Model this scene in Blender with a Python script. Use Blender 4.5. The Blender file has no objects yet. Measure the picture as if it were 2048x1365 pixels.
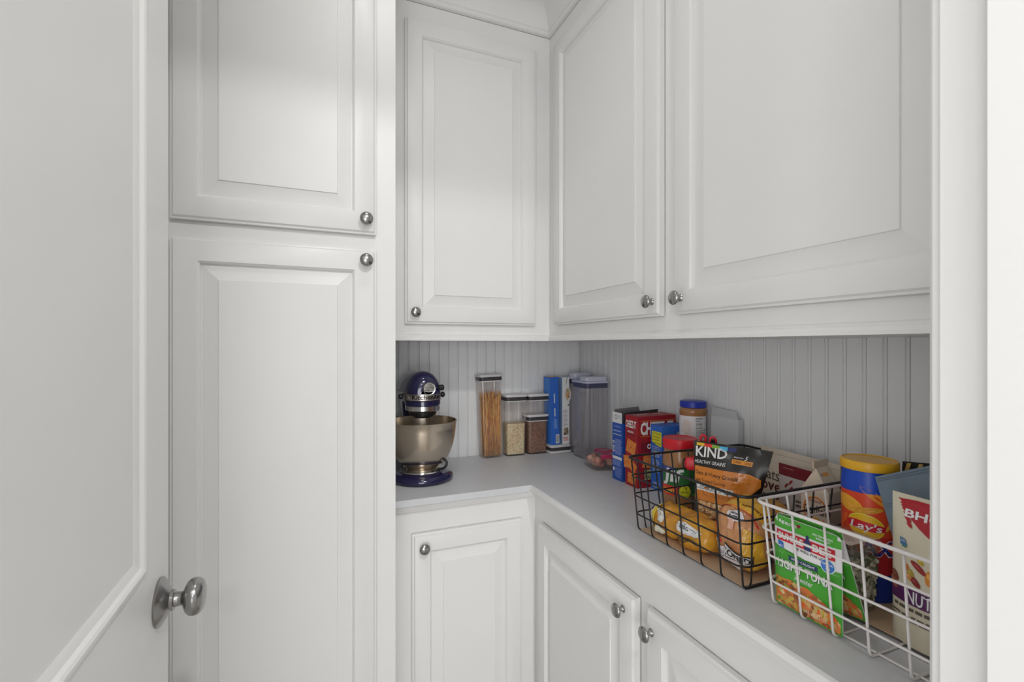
import bpy, bmesh, math, random
from mathutils import Vector, Matrix, noise
random.seed(7)
PI = math.pi
scene = bpy.context.scene
COL = scene.collection

# ------------------------------------------------------------------ camera, world, light, exposure
EYE = 1.374
cam_d = bpy.data.cameras.new('camera')
cam = bpy.data.objects.new('camera', cam_d)
COL.objects.link(cam)
cam.location = (0, 0, EYE)
cam.rotation_euler = (PI / 2, 0, -math.radians(22.44))
cam_d.sensor_fit = 'HORIZONTAL'
cam_d.sensor_width = 36.0
cam_d.lens = 954.0 / 2048 * 36
cam_d.shift_y = 9.5 / 2048
cam_d.clip_start = 0.02
cam_d.dof.use_dof = True
cam_d.dof.focus_distance = 1.35
cam_d.dof.aperture_fstop = 9.0
scene.camera = cam
try:
    scene.cycles.transparent_max_bounces = 24      # stacked clear containers
except Exception:
    pass

world = bpy.data.worlds.new('world')
scene.world = world
world.use_nodes = True
wb = world.node_tree.nodes['Background']
wb.inputs[0].default_value = (0.985, 0.99, 1.0, 1)
wb.inputs[1].default_value = 0.85

vs = scene.view_settings
vs.view_transform = 'Standard'
vs.look = 'None'
vs.gamma = 1.0
vs.use_curve_mapping = False
vs.exposure = -0.5
LAMP_ROOM = (28.0, 20.0)     # the two ceiling downlights of the room behind the doorway
FILL_WIN = (105.0, 75.0)           # fill light: two added windows, unseen behind the camera
FILL_PANTRY = 2.4            # added ceiling lamp, out of view, as fill inside the pantry


# ------------------------------------------------------------------ materials
def s2l(c):
    c = c / 255.0
    return c / 12.92 if c <= 0.04045 else ((c + 0.055) / 1.055) ** 2.4


MATS = {}


def principled(name, rgb, rough=0.45, metal=0.0, spec=0.5, coat=0.0, bump=None, vary=None, trans=0.0):
    """procedural material: bump=(scale, strength), vary=(scale, rgb2, amount)"""
    if name in MATS:
        return MATS[name]
    m = bpy.data.materials.new(name)
    m.use_nodes = True
    nt = m.node_tree
    b = nt.nodes['Principled BSDF']
    b.inputs['Base Color'].default_value = (*rgb, 1)
    b.inputs['Roughness'].default_value = rough
    b.inputs['Metallic'].default_value = metal
    b.inputs['Specular IOR Level'].default_value = spec
    if coat:
        b.inputs['Coat Weight'].default_value = coat
        b.inputs['Coat Roughness'].default_value = 0.08
    tc = nt.nodes.new('ShaderNodeTexCoord')
    if vary:
        n = nt.nodes.new('ShaderNodeTexNoise')
        n.inputs['Scale'].default_value = vary[0]
        n.inputs['Detail'].default_value = 5
        nt.links.new(tc.outputs['Object'], n.inputs['Vector'])
        mix = nt.nodes.new('ShaderNodeMix')
        mix.data_type = 'RGBA'
        mix.inputs['A'].default_value = (*rgb, 1)
        mix.inputs['B'].default_value = (*vary[1], 1)
        mr = nt.nodes.new('ShaderNodeMapRange')
        mr.inputs['From Min'].default_value = 0.35
        mr.inputs['From Max'].default_value = 0.7
        mr.inputs['To Max'].default_value = vary[2]
        nt.links.new(n.outputs['Fac'], mr.inputs['Value'])
        nt.links.new(mr.outputs['Result'], mix.inputs['Factor'])
        nt.links.new(mix.outputs['Result'], b.inputs['Base Color'])
    if bump:
        n2 = nt.nodes.new('ShaderNodeTexNoise')
        n2.inputs['Scale'].default_value = bump[0]
        n2.inputs['Detail'].default_value = 4
        nt.links.new(tc.outputs['Object'], n2.inputs['Vector'])
        bp = nt.nodes.new('ShaderNodeBump')
        bp.inputs['Strength'].default_value = bump[1]
        bp.inputs['Distance'].default_value = 0.002
        nt.links.new(n2.outputs['Fac'], bp.inputs['Height'])
        nt.links.new(bp.outputs['Normal'], b.inputs['Normal'])
    MATS[name] = m
    return m


GAIN = 1.5


def ink(r, g, b, rough=0.45, gain=None):
    """printed / moulded colour given as a display value in the photograph"""
    k = GAIN if gain is None else gain
    key = 'ink_%d_%d_%d_%d' % (r, g, b, int(rough * 100))
    return principled(key, tuple(min(0.88, s2l(v) * k) for v in (r, g, b)), rough)


def mottled(name, cols, scale, rough=0.6, bump=0.0, stretch=(1, 1, 1)):
    """voronoi pieces coloured through a ramp: grains, seeds, chopped food, picture print"""
    if name in MATS:
        return MATS[name]
    m = bpy.data.materials.new(name)
    m.use_nodes = True
    nt = m.node_tree
    b = nt.nodes['Principled BSDF']
    b.inputs['Roughness'].default_value = rough
    tc = nt.nodes.new('ShaderNodeTexCoord')
    mp = nt.nodes.new('ShaderNodeMapping')
    mp.inputs['Scale'].default_value = stretch
    nt.links.new(tc.outputs['Object'], mp.inputs['Vector'])
    v = nt.nodes.new('ShaderNodeTexVoronoi')
    v.inputs['Scale'].default_value = scale
    nt.links.new(mp.outputs['Vector'], v.inputs['Vector'])
    sep = nt.nodes.new('ShaderNodeSeparateColor')
    nt.links.new(v.outputs['Color'], sep.inputs['Color'])
    ramp = nt.nodes.new('ShaderNodeValToRGB')
    e = ramp.color_ramp.elements
    while len(e) < len(cols):
        e.new(0.5)
    for i, c in enumerate(cols):
        e[i].position = i / max(1, len(cols) - 1)
        e[i].color = (*[min(0.85, s2l(q) * GAIN) for q in c], 1)
    nt.links.new(sep.outputs['Red'], ramp.inputs['Fac'])
    nt.links.new(ramp.outputs['Color'], b.inputs['Base Color'])
    if bump:
        bp = nt.nodes.new('ShaderNodeBump')
        bp.invert = True
        bp.inputs['Strength'].default_value = bump
        bp.inputs['Distance'].default_value = 0.002
        nt.links.new(v.outputs['Distance'], bp.inputs['Height'])
        nt.links.new(bp.outputs['Normal'], b.inputs['Normal'])
    MATS[name] = m
    return m


def clear(name, tint=(0.93, 0.93, 0.93), refl=0.9, rough=0.04, milk=0.0, milkcol=(0.8, 0.8, 0.8)):
    """thin clear plastic: see-through with a fresnel gloss, optionally a little milky"""
    if name in MATS:
        return MATS[name]
    m = bpy.data.materials.new(name)
    m.use_nodes = True
    nt = m.node_tree
    nt.nodes.remove(nt.nodes['Principled BSDF'])
    out = nt.nodes['Material Output']
    tr = nt.nodes.new('ShaderNodeBsdfTransparent')
    tr.inputs[0].default_value = (*tint, 1)
    gl = nt.nodes.new('ShaderNodeBsdfGlossy')
    gl.inputs['Roughness'].default_value = rough
    gl.inputs[0].default_value = (refl, refl, refl, 1)
    lw = nt.nodes.new('ShaderNodeLayerWeight')
    pw = nt.nodes.new('ShaderNodeMath')
    pw.operation = 'POWER'
    pw.inputs[1].default_value = 3.5
    nt.links.new(lw.outputs['Facing'], pw.inputs[0])
    fr = nt.nodes.new('ShaderNodeMath')
    fr.operation = 'MULTIPLY_ADD'
    fr.inputs[1].default_value = 0.38
    fr.inputs[2].default_value = 0.035
    nt.links.new(pw.outputs[0], fr.inputs[0])
    mx = nt.nodes.new('ShaderNodeMixShader')
    nt.links.new(fr.outputs[0], mx.inputs[0])
    if milk:
        df = nt.nodes.new('ShaderNodeBsdfDiffuse')
        df.inputs[0].default_value = (*milkcol, 1)
        m2 = nt.nodes.new('ShaderNodeMixShader')
        m2.inputs[0].default_value = milk
        nt.links.new(tr.outputs[0], m2.inputs[1])
        nt.links.new(df.outputs[0], m2.inputs[2])
        nt.links.new(m2.outputs[0], mx.inputs[1])
    else:
        nt.links.new(tr.outputs[0], mx.inputs[1])
    nt.links.new(gl.outputs[0], mx.inputs[2])
    nt.links.new(mx.outputs[0], out.inputs[0])
    MATS[name] = m
    return m


WHITE = principled('white_paint', (0.872, 0.870, 0.862), 0.36, bump=(260, 0.045), vary=(9, (0.852, 0.850, 0.840), 0.5))
WALLW = principled('beadboard_paint', (0.86, 0.868, 0.875), 0.42, bump=(200, 0.06))
CEIL = principled('ceiling_paint', (0.78, 0.78, 0.77), 0.7, bump=(300, 0.1))
GREYTOP = principled('grey_counter_paint', (0.70, 0.715, 0.74), 0.42, bump=(60, 0.12), vary=(40, (0.65, 0.665, 0.69), 0.6))
FLOORM = principled('floor_wood', (0.44, 0.41, 0.38), 0.4, bump=(30, 0.1), vary=(6, (0.36, 0.33, 0.29), 0.8))
NICKEL = principled('brushed_nickel', (0.36, 0.355, 0.35), 0.25, 1.0, bump=(400, 0.05))
STEEL = principled('bowl_steel', (0.60, 0.52, 0.425), 0.22, 1.0, bump=(250, 0.03))
CHROME = principled('chrome', (0.75, 0.74, 0.72), 0.12, 1.0)
COBALT = principled('cobalt_enamel', (0.010, 0.008, 0.058), 0.14, 0.1, 0.6, 0.5)
BLACK = principled('black_plastic', (0.012, 0.012, 0.014), 0.3)
BLACKWIRE = principled('black_wire_coating', (0.010, 0.010, 0.011), 0.38)
WHITEWIRE = principled('white_wire_coating', (0.82, 0.78, 0.76), 0.32)
LIDW = principled('white_lid_plastic', (0.72, 0.71, 0.70), 0.35)
GASKET = principled('grey_gasket', (0.055, 0.05, 0.055), 0.4)
CLEAR = clear('clear_plastic', (0.985, 0.975, 0.97), 0.9, 0.06, 0.035)
CLEARTHIN = clear('clear_film', (0.95, 0.95, 0.95), 0.9, 0.10)
CARD = ink(176, 150, 122, 0.8)


# ------------------------------------------------------------------ mesh helpers
def link(o, parent=None):
    COL.objects.link(o)
    if parent:
        o.parent = parent
    return o


def mk(name, verts, faces, mats, parent=None, smooth=False, mi=None, fixn=True):
    me = bpy.data.meshes.new(name)
    me.from_pydata([tuple(v) for v in verts], [], faces)
    if not isinstance(mats, (list, tuple)):
        mats = [mats]
    for m in mats:
        me.materials.append(m)
    if mi:
        me.polygons.foreach_set('material_index', mi)
    if fixn:
        bm = bmesh.new()
        bm.from_mesh(me)
        bmesh.ops.recalc_face_normals(bm, faces=bm.faces)
        bm.to_mesh(me)
        bm.free()
    if smooth:
        me.polygons.foreach_set('use_smooth', [True] * len(me.polygons))
        if smooth is not True:
            me.set_sharp_from_angle(angle=math.radians(smooth))
    me.update()
    return link(bpy.data.objects.new(name, me), parent)


class MB:
    """collects geometry for ONE mesh object"""
    def __init__(self):
        self.v, self.f, self.m = [], [], []

    def add(self, v, f, m=0):
        o = len(self.v)
        self.v += [Vector(p) for p in v]
        self.f += [tuple(i + o for i in q) for q in f]
        self.m += [m] * len(f)
        return self

    def box(self, lo, hi, m=0):
        x0, y0, z0 = lo
        x1, y1, z1 = hi
        return self.add([(x0, y0, z0), (x1, y0, z0), (x1, y1, z0), (x0, y1, z0), (x0, y0, z1), (x1, y0, z1), (x1, y1, z1), (x0, y1, z1)],
                        [(0, 3, 2, 1), (4, 5, 6, 7), (0, 1, 5, 4), (1, 2, 6, 5), (2, 3, 7, 6), (3, 0, 4, 7)], m)

    def lathe(self, prof, n=24, M=None, m=0):
        v, f = [], []
        M = M or Matrix()
        for r, z in prof:
            for i in range(n):
                a = 2 * PI * i / n
                v.append(M @ Vector((r * math.cos(a), r * math.sin(a), z)))
        k = len(prof)
        for j in range(k - 1):
            for i in range(n):
                f.append((j * n + i, j * n + (i + 1) % n, (j + 1) * n + (i + 1) % n, (j + 1) * n + i))
        if prof[0][0] > 1e-6:
            f.append(tuple(reversed(range(n))))
        if prof[-1][0] > 1e-6:
            f.append(tuple((k - 1) * n + i for i in range(n)))
        return self.add(v, f, m)

    def loft(self, rings, cap=True, m=0):
        n = len(rings[0])
        v = [p for r in rings for p in r]
        f = []
        for j in range(len(rings) - 1):
            for i in range(n):
                f.append((j * n + i, j * n + (i + 1) % n, (j + 1) * n + (i + 1) % n, (j + 1) * n + i))
        if cap:
            f.append(tuple(reversed(range(n))))
            f.append(tuple((len(rings) - 1) * n + i for i in range(n)))
        return self.add(v, f, m)

    def tube(self, pts, r, n=6, closed=False, m=0):
        pts = [Vector(p) for p in pts]
        k = len(pts)
        rings = []
        up = None
        for i in range(k):
            if closed:
                t = (pts[(i + 1) % k] - pts[i - 1]).normalized()
            else:
                t = (pts[min(i + 1, k - 1)] - pts[max(i - 1, 0)]).normalized()
            if up is None:
                up = Vector((0, 0, 1)) if abs(t.z) < 0.9 else Vector((1, 0, 0))
            a = t.cross(up)
            if a.length < 1e-4:
                a = t.cross(Vector((0, 1, 0.3)))
            a.normalize()
            b = a.cross(t).normalized()
            up = b
            rr = r[i] if isinstance(r, (list, tuple)) else r
            rings.append([pts[i] + a * (rr * math.cos(2 * PI * q / n)) + b * (rr * math.sin(2 * PI * q / n)) for q in range(n)])
        if closed:
            rings.append(rings[0])
            return self.loft(rings, False, m)
        return self.loft(rings, True, m)

    def build(self, name, mats, parent=None, smooth=False, fixn=True):
        return mk(name, self.v, self.f, mats, parent, smooth, self.m, fixn)


def bevel_box(name, lo, hi, mat, parent=None, bev=0.002, seg=2, M=None, smooth=30):
    bm = bmesh.new()
    bmesh.ops.create_cube(bm, size=1)
    for v in bm.verts:
        v.co = Vector([lo[i] + (v.co[i] + 0.5) * (hi[i] - lo[i]) for i in range(3)])
    if bev:
        bmesh.ops.bevel(bm, geom=list(bm.edges), offset=bev, segments=seg, affect='EDGES', profile=0.5)
    if M:
        bmesh.ops.transform(bm, matrix=M, verts=bm.verts)
    me = bpy.data.meshes.new(name)
    bm.to_mesh(me)
    bm.free()
    me.materials.append(mat)
    me.polygons.foreach_set('use_smooth', [True] * len(me.polygons))
    me.set_sharp_from_angle(angle=math.radians(smooth))
    return link(bpy.data.objects.new(name, me), parent)


def rrect(w, d, r, z, n=5, cx=0, cy=0):
    r = min(r, w / 2 - 1e-4, d / 2 - 1e-4)
    out = []
    for sx, sy, a0 in ((1, 1, 0), (-1, 1, PI / 2), (-1, -1, PI), (1, -1, 1.5 * PI)):
        for i in range(n + 1):
            a = a0 + PI / 2 * i / n
            out.append(Vector((cx + sx * (w / 2 - r) + r * math.cos(a), cy + sy * (d / 2 - r) + r * math.sin(a), z)))
    return out


def thing(name, label, cat, loc=(0, 0, 0), rz=0, group=None):
    o = bpy.data.objects.new(name, None)
    COL.objects.link(o)
    o.empty_display_size = 0.03
    o.location = loc
    o.rotation_euler = (0, 0, rz)
    o['label'] = label
    o['category'] = cat
    if group:
        o['group'] = group
    return o


def tag(o, label, cat, group=None):
    o['label'] = label
    o['category'] = cat
    if group:
        o['group'] = group
    return o


def struct(o, label=None):
    o['kind'] = 'structure'
    if label:
        o['label'] = label
    return o


def sweep(path, prof, zbase):
    """mitred moulding: path in plan, profile of (out, z); out is to the right of the walking direction"""
    segn = []
    for a, b in zip(path[:-1], path[1:]):
        d = Vector((b[0] - a[0], b[1] - a[1])).normalized()
        segn.append(Vector((d.y, -d.x)))
    mb = MB()
    rings = []
    for i, p in enumerate(path):
        if i == 0:
            mvec = segn[0]
        elif i == len(path) - 1:
            mvec = segn[-1]
        else:
            mvec = (segn[i - 1] + segn[i]) / (1 + segn[i - 1].dot(segn[i]))
        rings.append([Vector((p[0] + mvec.x * o, p[1] + mvec.y * o, zbase + z)) for o, z in prof])
    return mb.loft(rings, True)


# ---- printing on surfaces: everything in unit coordinates (u, v) of a face
_tcache = {}


def text_mesh(s, bold, shear):
    key = (s, bold, shear)
    if key in _tcache:
        return _tcache[key]
    cu = bpy.data.curves.new('t', 'FONT')
    cu.body = s
    cu.resolution_u = 2
    cu.offset = bold
    cu.shear = shear
    ob = bpy.data.objects.new('t', cu)
    COL.objects.link(ob)
    dg = bpy.context.evaluated_depsgraph_get()
    me = ob.evaluated_get(dg).to_mesh()
    v = [(p.co.x, p.co.y) for p in me.vertices]
    f = [tuple(p.vertices) for p in me.polygons]
    ob.evaluated_get(dg).to_mesh_clear()
    bpy.data.objects.remove(ob)
    bpy.data.curves.remove(cu)
    _tcache[key] = (v, f)
    return v, f


class Print:
    def __init__(self, base=0.0003, step=0.00022):
        self.mb, self.mats, self.base, self.step = MB(), [], base, step

    def _mi(self, mat):
        if mat not in self.mats:
            self.mats.append(mat)
        return self.mats.index(mat)

    def _put(self, mp, v, f, mat, layer):
        off = self.base + self.step * layer
        self.mb.add([mp(p[0], p[1], off) for p in v], f, self._mi(mat))

    def rect(self, mp, u0, v0, u1, v1, mat, layer=0, n=8, k=None):
        k = k or n
        v = [(u0 + (u1 - u0) * i / n, v0 + (v1 - v0) * j / k) for j in range(k + 1) for i in range(n + 1)]
        f = [(j * (n + 1) + i, j * (n + 1) + i + 1, (j + 1) * (n + 1) + i + 1, (j + 1) * (n + 1) + i) for j in range(k) for i in range(n)]
        self._put(mp, v, f, mat, layer)

    def ell(self, mp, cu, cv, ru, rv, mat, layer=0, n=20, rot=0.0, jag=0.0):
        v, f = [(cu, cv)], []
        for q in (0.55, 1.0):
            for i in range(n):
                a = 2 * PI * i / n
                j = 1 + (random.uniform(-jag, jag) if jag else 0)
                x, y = ru * q * j * math.cos(a), rv * q * j * math.sin(a)
                v.append((cu + x * math.cos(rot) - y * math.sin(rot), cv + x * math.sin(rot) + y * math.cos(rot)))
        for i in range(n):
            f.append((0, 1 + i, 1 + (i + 1) % n))
            f.append((1 + i, 1 + n + i, 1 + n + (i + 1) % n, 1 + (i + 1) % n))
        self._put(mp, v, f, mat, layer)

    def poly(self, mp, pts, mat, layer=0):
        c = (sum(p[0] for p in pts) / len(pts), sum(p[1] for p in pts) / len(pts))
        n, k = len(pts), 5
        for i in range(n):                       # fan triangles, subdivided so that they follow curved faces
            p0, p1 = pts[i], pts[(i + 1) % n]
            v, f, row = [], [], []
            for r in range(k + 1):
                row.append(len(v))
                for s in range(r + 1):
                    q = s / r if r else 0
                    e = (p0[0] + (p1[0] - p0[0]) * q, p0[1] + (p1[1] - p0[1]) * q)
                    v.append((c[0] + (e[0] - c[0]) * r / k, c[1] + (e[1] - c[1]) * r / k))
            for r in range(k):
                for s in range(r + 1):
                    f.append((row[r] + s, row[r + 1] + s, row[r + 1] + s + 1))
                    if s < r:
                        f.append((row[r] + s, row[r + 1] + s + 1, row[r] + s + 1))
            self._put(mp, v, f, mat, layer)

    def ring(self, mp, cu, cv, ru, rv, t, mat, layer=0, n=28, a0=0.0, a1=2 * PI):
        v, f = [], []
        for i in range(n + 1):
            a = a0 + (a1 - a0) * i / n
            v.append((cu + ru * math.cos(a), cv + rv * math.sin(a)))
            v.append((cu + ru * (1 - t) * math.cos(a), cv + rv * (1 - t) * math.sin(a)))
        for i in range(n):
            f.append((2 * i, 2 * i + 1, 2 * i + 3, 2 * i + 2))
        self._put(mp, v, f, mat, layer)

    def text(self, mp, s, u0, v0, u1, v1, mat, layer=2, bold=0.02, shear=0.0, slope=0.0, arc=0.0):
        v, f = text_mesh(s, bold * 0.4, shear)
        if not v:
            return
        xs = [p[0] for p in v]
        ys = [p[1] for p in v]
        x0, x1, y0, y1 = min(xs), max(xs), min(ys), max(ys)
        out = []
        for x, y in v:
            a = (x - x0) / max(1e-6, x1 - x0)
            b = (y - y0) / max(1e-6, y1 - y0)
            out.append((u0 + a * (u1 - u0), v0 + b * (v1 - v0) + slope * a + arc * 4 * a * (1 - a)))
        self._put(mp, out, f, mat, layer)

    def lines(self, mp, u0, v0, u1, v1, n, mat, layer=1, fill=0.45, rag=0.3):
        """small body copy too fine to read: ragged word bars"""
        h = (v1 - v0) / n
        for i in range(n):
            y = v1 - (i + 0.7) * h
            x = u0
            end = u1 - rag * random.random() * (u1 - u0)
            while x < end:
                w = random.uniform(0.06, 0.16) * (u1 - u0)
                self.rect(mp, x, y, min(x + w, end), y + h * fill, mat, layer, 1, 1)
                x += w + 0.025 * (u1 - u0)

    def build(self, parent, name='printing'):
        if self.mb.v:
            return self.mb.build(name, self.mats, parent, False, False)


def face_map(o, u, v, n):
    o, u, v, n = Vector(o), Vector(u), Vector(v), Vector(n)
    return lambda a, b, off: o + u * a + v * b + n * off


def box_maps(w, d, h):
    return dict(F=face_map((-w / 2, -d / 2, 0), (w, 0, 0), (0, 0, h), (0, -1, 0)),
                L=face_map((-w / 2, d / 2, 0), (0, -d, 0), (0, 0, h), (-1, 0, 0)),
                R=face_map((w / 2, -d / 2, 0), (0, d, 0), (0, 0, h), (1, 0, 0)),
                T=face_map((-w / 2, -d / 2, h), (w, 0, 0), (0, d, 0), (0, 0, 1)))


def cyl_map(r_of, h, a_mid=-PI / 2, span=PI):
    """u runs left to right over `span` centred on the front, v runs up"""
    def f(u, v, off):
        a = a_mid + (u - 0.5) * span
        r = r_of(v * h) + off
        return Vector((r * math.cos(a), r * math.sin(a), v * h))
    return f


# ------------------------------------------------------------------ the room
WX, WY = 1.1263, 1.904          # beadboard faces
UX, UY = 0.8071, 1.5848         # upper face frames
BX, BY = 0.6948, 1.4725         # base face frames
TY = 1.300                      # tall cabinet face frame
TXR = 0.1993                    # its right side
CT = 0.914                      # worktop
UB = EYE + 0.0175               # underside of the uppers
LX = -0.36                      # left wall
CZ = 2.624                      # pantry ceiling
FY0, FY1 = 0.128, 0.2402        # doorway wall
OX0, OX1 = -0.275, 0.50         # door opening
OH = 2.45
PT = 0.008                      # beadboard thickness

struct(MB().box((-2.6, -4.2, -0.05), (2.6, 2.0, 0)).build('floor', FLOORM))
struct(MB().box((LX - 0.1, FY0, CZ), (WX + 0.12, 2.02, CZ + 0.06)).build('ceiling', CEIL))
struct(MB().box((LX - 0.1, FY1, 0), (LX, 2.02, CZ)).build('wall_left', WHITE))
wall_back = struct(MB().box((LX, WY + PT, 0), (WX + PT, WY + 0.11, CZ)).build('wall_back', WHITE))
wall_right = struct(MB().box((WX + PT, FY1, 0), (WX + 0.12, WY + 0.11, CZ)).build('wall_right', WHITE))
wf = MB()
wf.box((-2.6, FY0, 0), (OX0 - 0.02, FY1, 2.74))
wf.box((OX1 + 0.02, FY0, 0), (2.6, FY1, 2.74))
wf.box((OX0 - 0.02, FY0, OH + 0.02), (OX1 + 0.02, FY1, 2.74))
struct(wf.build('wall_front', CEIL))


# beadboard: every board its own piece, between worktop and uppers
def plank_mesh(w, h):
    # profile across the board (x) and depth (y, negative = towards the room); bead at the right edge
    p = [(0.0004, 0.0), (0.0004, -0.0055), (0.0022, -0.0078), (0.0030, -0.008)]
    e = w - 0.0078
    p += [(e - 0.0012, -0.008), (e - 0.0004, -0.0074), (e, -0.0052), (e + 0.0009, -0.0052)]
    c = e + 0.0042
    for i in range(6):
        a = PI - PI * i / 5
        p.append((c + 0.0031 * math.cos(a), -0.0052 - 0.0031 * math.sin(a)))
    p += [(w - 0.0004, -0.0052), (w - 0.0004, 0.0)]
    n = len(p)
    v = [(x, y, 0) for x, y in p] + [(x, y, h) for x, y in p]
    f = [(i, (i + 1) % n, n + (i + 1) % n, n + i) for i in range(n)]
    f += [tuple(range(n)), tuple(reversed(range(n, 2 * n)))]
    me = bpy.data.meshes.new('plank')
    me.from_pydata(v, [], f)
    me.materials.append(WALLW)
    bm = bmesh.new()
    bm.from_mesh(me)
    bmesh.ops.recalc_face_normals(bm, faces=bm.faces)
    bm.to_mesh(me)
    bm.free()
    return me


PH = UB + 0.02 - CT
pm = plank_mesh(0.0407, PH)
x = 0.3832 - 0.0407 * 5 + 0.002
while x + 0.0407 < WX + 0.03:
    w = 0.0407
    if x + w > WX - 0.002:
        break
    o = link(bpy.data.objects.new('plank', pm), wall_back)
    o.location = (x, WY + PT, CT)
    x += w
if WX - x > 0.01:
    o = link(bpy.data.objects.new('plank', plank_mesh(WX - x, PH)), wall_back)
    o.location = (x, WY + PT, CT)
pm2 = plank_mesh(0.0424, PH)
y = 0.5904 + 0.002
while y + 0.0424 < WY:
    y += 0.0424
y_top = y
y = y_top
while y - 0.0424 > FY1:
    o = link(bpy.data.objects.new('plank', pm2), wall_right)
    o.rotation_euler = (0, 0, -PI / 2)
    o.location = (WX + PT, y, CT)
    y -= 0.0424
if WY - y_top > 0.006:
    o = link(bpy.data.objects.new('plank', plank_mesh(WY - y_top, PH)), wall_right)
    o.rotation_euler = (0, 0, -PI / 2)
    o.location = (WX + PT, WY, CT)

# crown along the top of the cabinets, light rail under the uppers
crown = [(0, 0), (0.008, 0.0), (0.0135, 0.004), (0.0155, 0.010), (0.0145, 0.018), (0.0105, 0.023), (0.0125, 0.027),
         (0.015, 0.031), (0.018, 0.042), (0.026, 0.060), (0.040, 0.077), (0.058, 0.088), (0.074, 0.092), (0.080, 0.094),
         (0.080, 0.099), (0.088, 0.103), (0.088, CZ - EYE - 1.14), (0, CZ - EYE - 1.14)]
struct(sweep([(LX, TY), (TXR, TY), (TXR, UY), (UX, UY), (UX, FY1 + 0.014)], crown, EYE + 1.14).build('trim_1', WHITE, None, 40))
rail = [(0, 0.001), (0.0125, 0.001), (0.0128, 0.008), (0.0118, 0.0095), (0.0118, 0.0145), (0.0095, 0.0155), (0.007, 0.019), (0.003, 0.0215), (0, 0.022)]
struct(sweep([(TXR + 0.001, UY), (UX, UY), (UX, FY1 + 0.014)], rail, UB - 0.0012).build('trim_2', WHITE, None, 30))

# doorway: jambs, stops and casing
jm = MB()
jm.box((OX1, FY0 - 0.003, 0), (OX1 + 0.02, FY1, OH))
jm.box((OX0 - 0.02, FY0 - 0.003, 0), (OX0, FY1, OH))
jm.box((OX0 - 0.02, FY0 - 0.003, OH), (OX1 + 0.02, FY1, OH + 0.02))
struct(jm.build('trim_3', WHITE))
st = MB()
st.box((OX1 - 0.012, 0.160, 0), (OX1, 0.2037, OH - 0.012))
st.box((OX0, 0.160, 0), (OX0 + 0.012, 0.2037, OH - 0.012))
st.box((OX0, 0.160, OH - 0.012), (OX1, 0.2037, OH))
struct(st.build('trim_4', WHITE))
cas = [(0, 0), (0, 0.008), (0.004, 0.0118), (0.012, 0.0125), (0.030, 0.0135), (0.050, 0.017), (0.070, 0.018), (0.070, 0)]
cs = MB()
for sx, xb in ((1, OX1 + 0.005), (-1, OX0 - 0.005)):
    for sy, yb in ((1, FY1), (-1, FY0)):
        cs.loft([[Vector((xb + sx * a, yb + sy * b, z)) for a, b in cas] for z in (0, OH + 0.005)])
for sy, yb in ((1, FY1), (-1, FY0)):
    cs.loft([[Vector((xx, yb + sy * b, OH + 0.005 + a)) for a, b in cas] for xx in (OX0 - 0.075, OX1 + 0.075)])
struct(cs.build('trim_5', WHITE, None, 30))

# ------------------------------------------------------------------ cabinet parts
DT = 0.0195
DOOR_EDGE = [(0, -DT), (0, -0.0075), (0.0022, -0.0068), (0.0040, -0.0062), (0.0062, -0.0030), (0.0074, -0.0008), (0.0092, 0)]
DOOR_IN = [(0.0535, 0), (0.0548, -0.0022), (0.0568, -0.0034), (0.0580, -0.0060), (0.0588, -0.0125)]
PANEL = [(0.0588, -0.0126), (0.0612, -0.0126), (0.0640, -0.0118), (0.0700, -0.0104), (0.0900, -0.0048), (0.0950, -0.0036), (0.0954, -0.0012), (0.0964, -0.0004)]


def rings_rect(w, h, prof, closed):
    mb = MB()
    R = []
    for i, d in prof:
        R.append([Vector((i, -DT - d, i)), Vector((w - i, -DT - d, i)), Vector((w - i, -DT - d, h - i)), Vector((i, -DT - d, h - i))])
    n = len(R)
    v = [p for r in R for p in r]
    f = []
    for j in range(n - 1):
        for i in range(4):
            f.append((j * 4 + i, j * 4 + (i + 1) % 4, (j + 1) * 4 + (i + 1) % 4, (j + 1) * 4 + i))
    if closed:
        f.append(tuple((n - 1) * 4 + i for i in range(4)))
    return mb.add(v, f)


_knob_me = None


def knob(parent, loc):
    """mushroom cabinet knob on a flared stem, axis towards -Y of its door"""
    global _knob_me
    if _knob_me is None:
        mb = MB()
        prof = [(0.0, 0.0), (0.0086, 0.0), (0.0088, 0.0012), (0.0078, 0.0022), (0.0070, 0.0030), (0.0058, 0.0042), (0.0048, 0.0070), (0.0046, 0.0110),
                (0.0060, 0.0140), (0.0105, 0.0158), (0.0148, 0.0172), (0.0164, 0.0190), (0.0166, 0.0205), (0.0158, 0.0225), (0.0130, 0.0252), (0.0085, 0.0272), (0.004, 0.0281), (0.0, 0.0284)]
        mb.lathe(prof, 28, Matrix.Rotation(PI / 2, 4, 'X'))
        o = mb.build('knob', NICKEL, None, 45)
        _knob_me = o.data
        bpy.data.objects.remove(o)
    o = link(bpy.data.objects.new('knob', _knob_me), parent)
    o.location = loc
    o['label'] = 'round brushed nickel knob'
    return o


def door(cab, w, h, loc, rz, knob_uv):
    """frame-and-raised-panel door; local x right, -y out of the cabinet"""
    o = rings_rect(w, h, DOOR_EDGE + DOOR_IN, False).build('door', WHITE, cab, 35)
    o.location = loc
    o.rotation_euler = (0, 0, rz)
    rings_rect(w, h, PANEL, True).build('raised_panel', WHITE, o, 12)
    knob(o, (knob_uv[0], -DT, knob_uv[1]))
    return o


def cab(name, label, loc=(0, 0, 0)):
    return thing(name, label, 'cabinet', loc)


# tall cabinet on the left
DTALL = TY - DT
t = cab('tall_cabinet', 'tall white two-door cabinet beside the open door', ((LX + TXR) / 2, 1.6, 0))
Z = EYE


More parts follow.
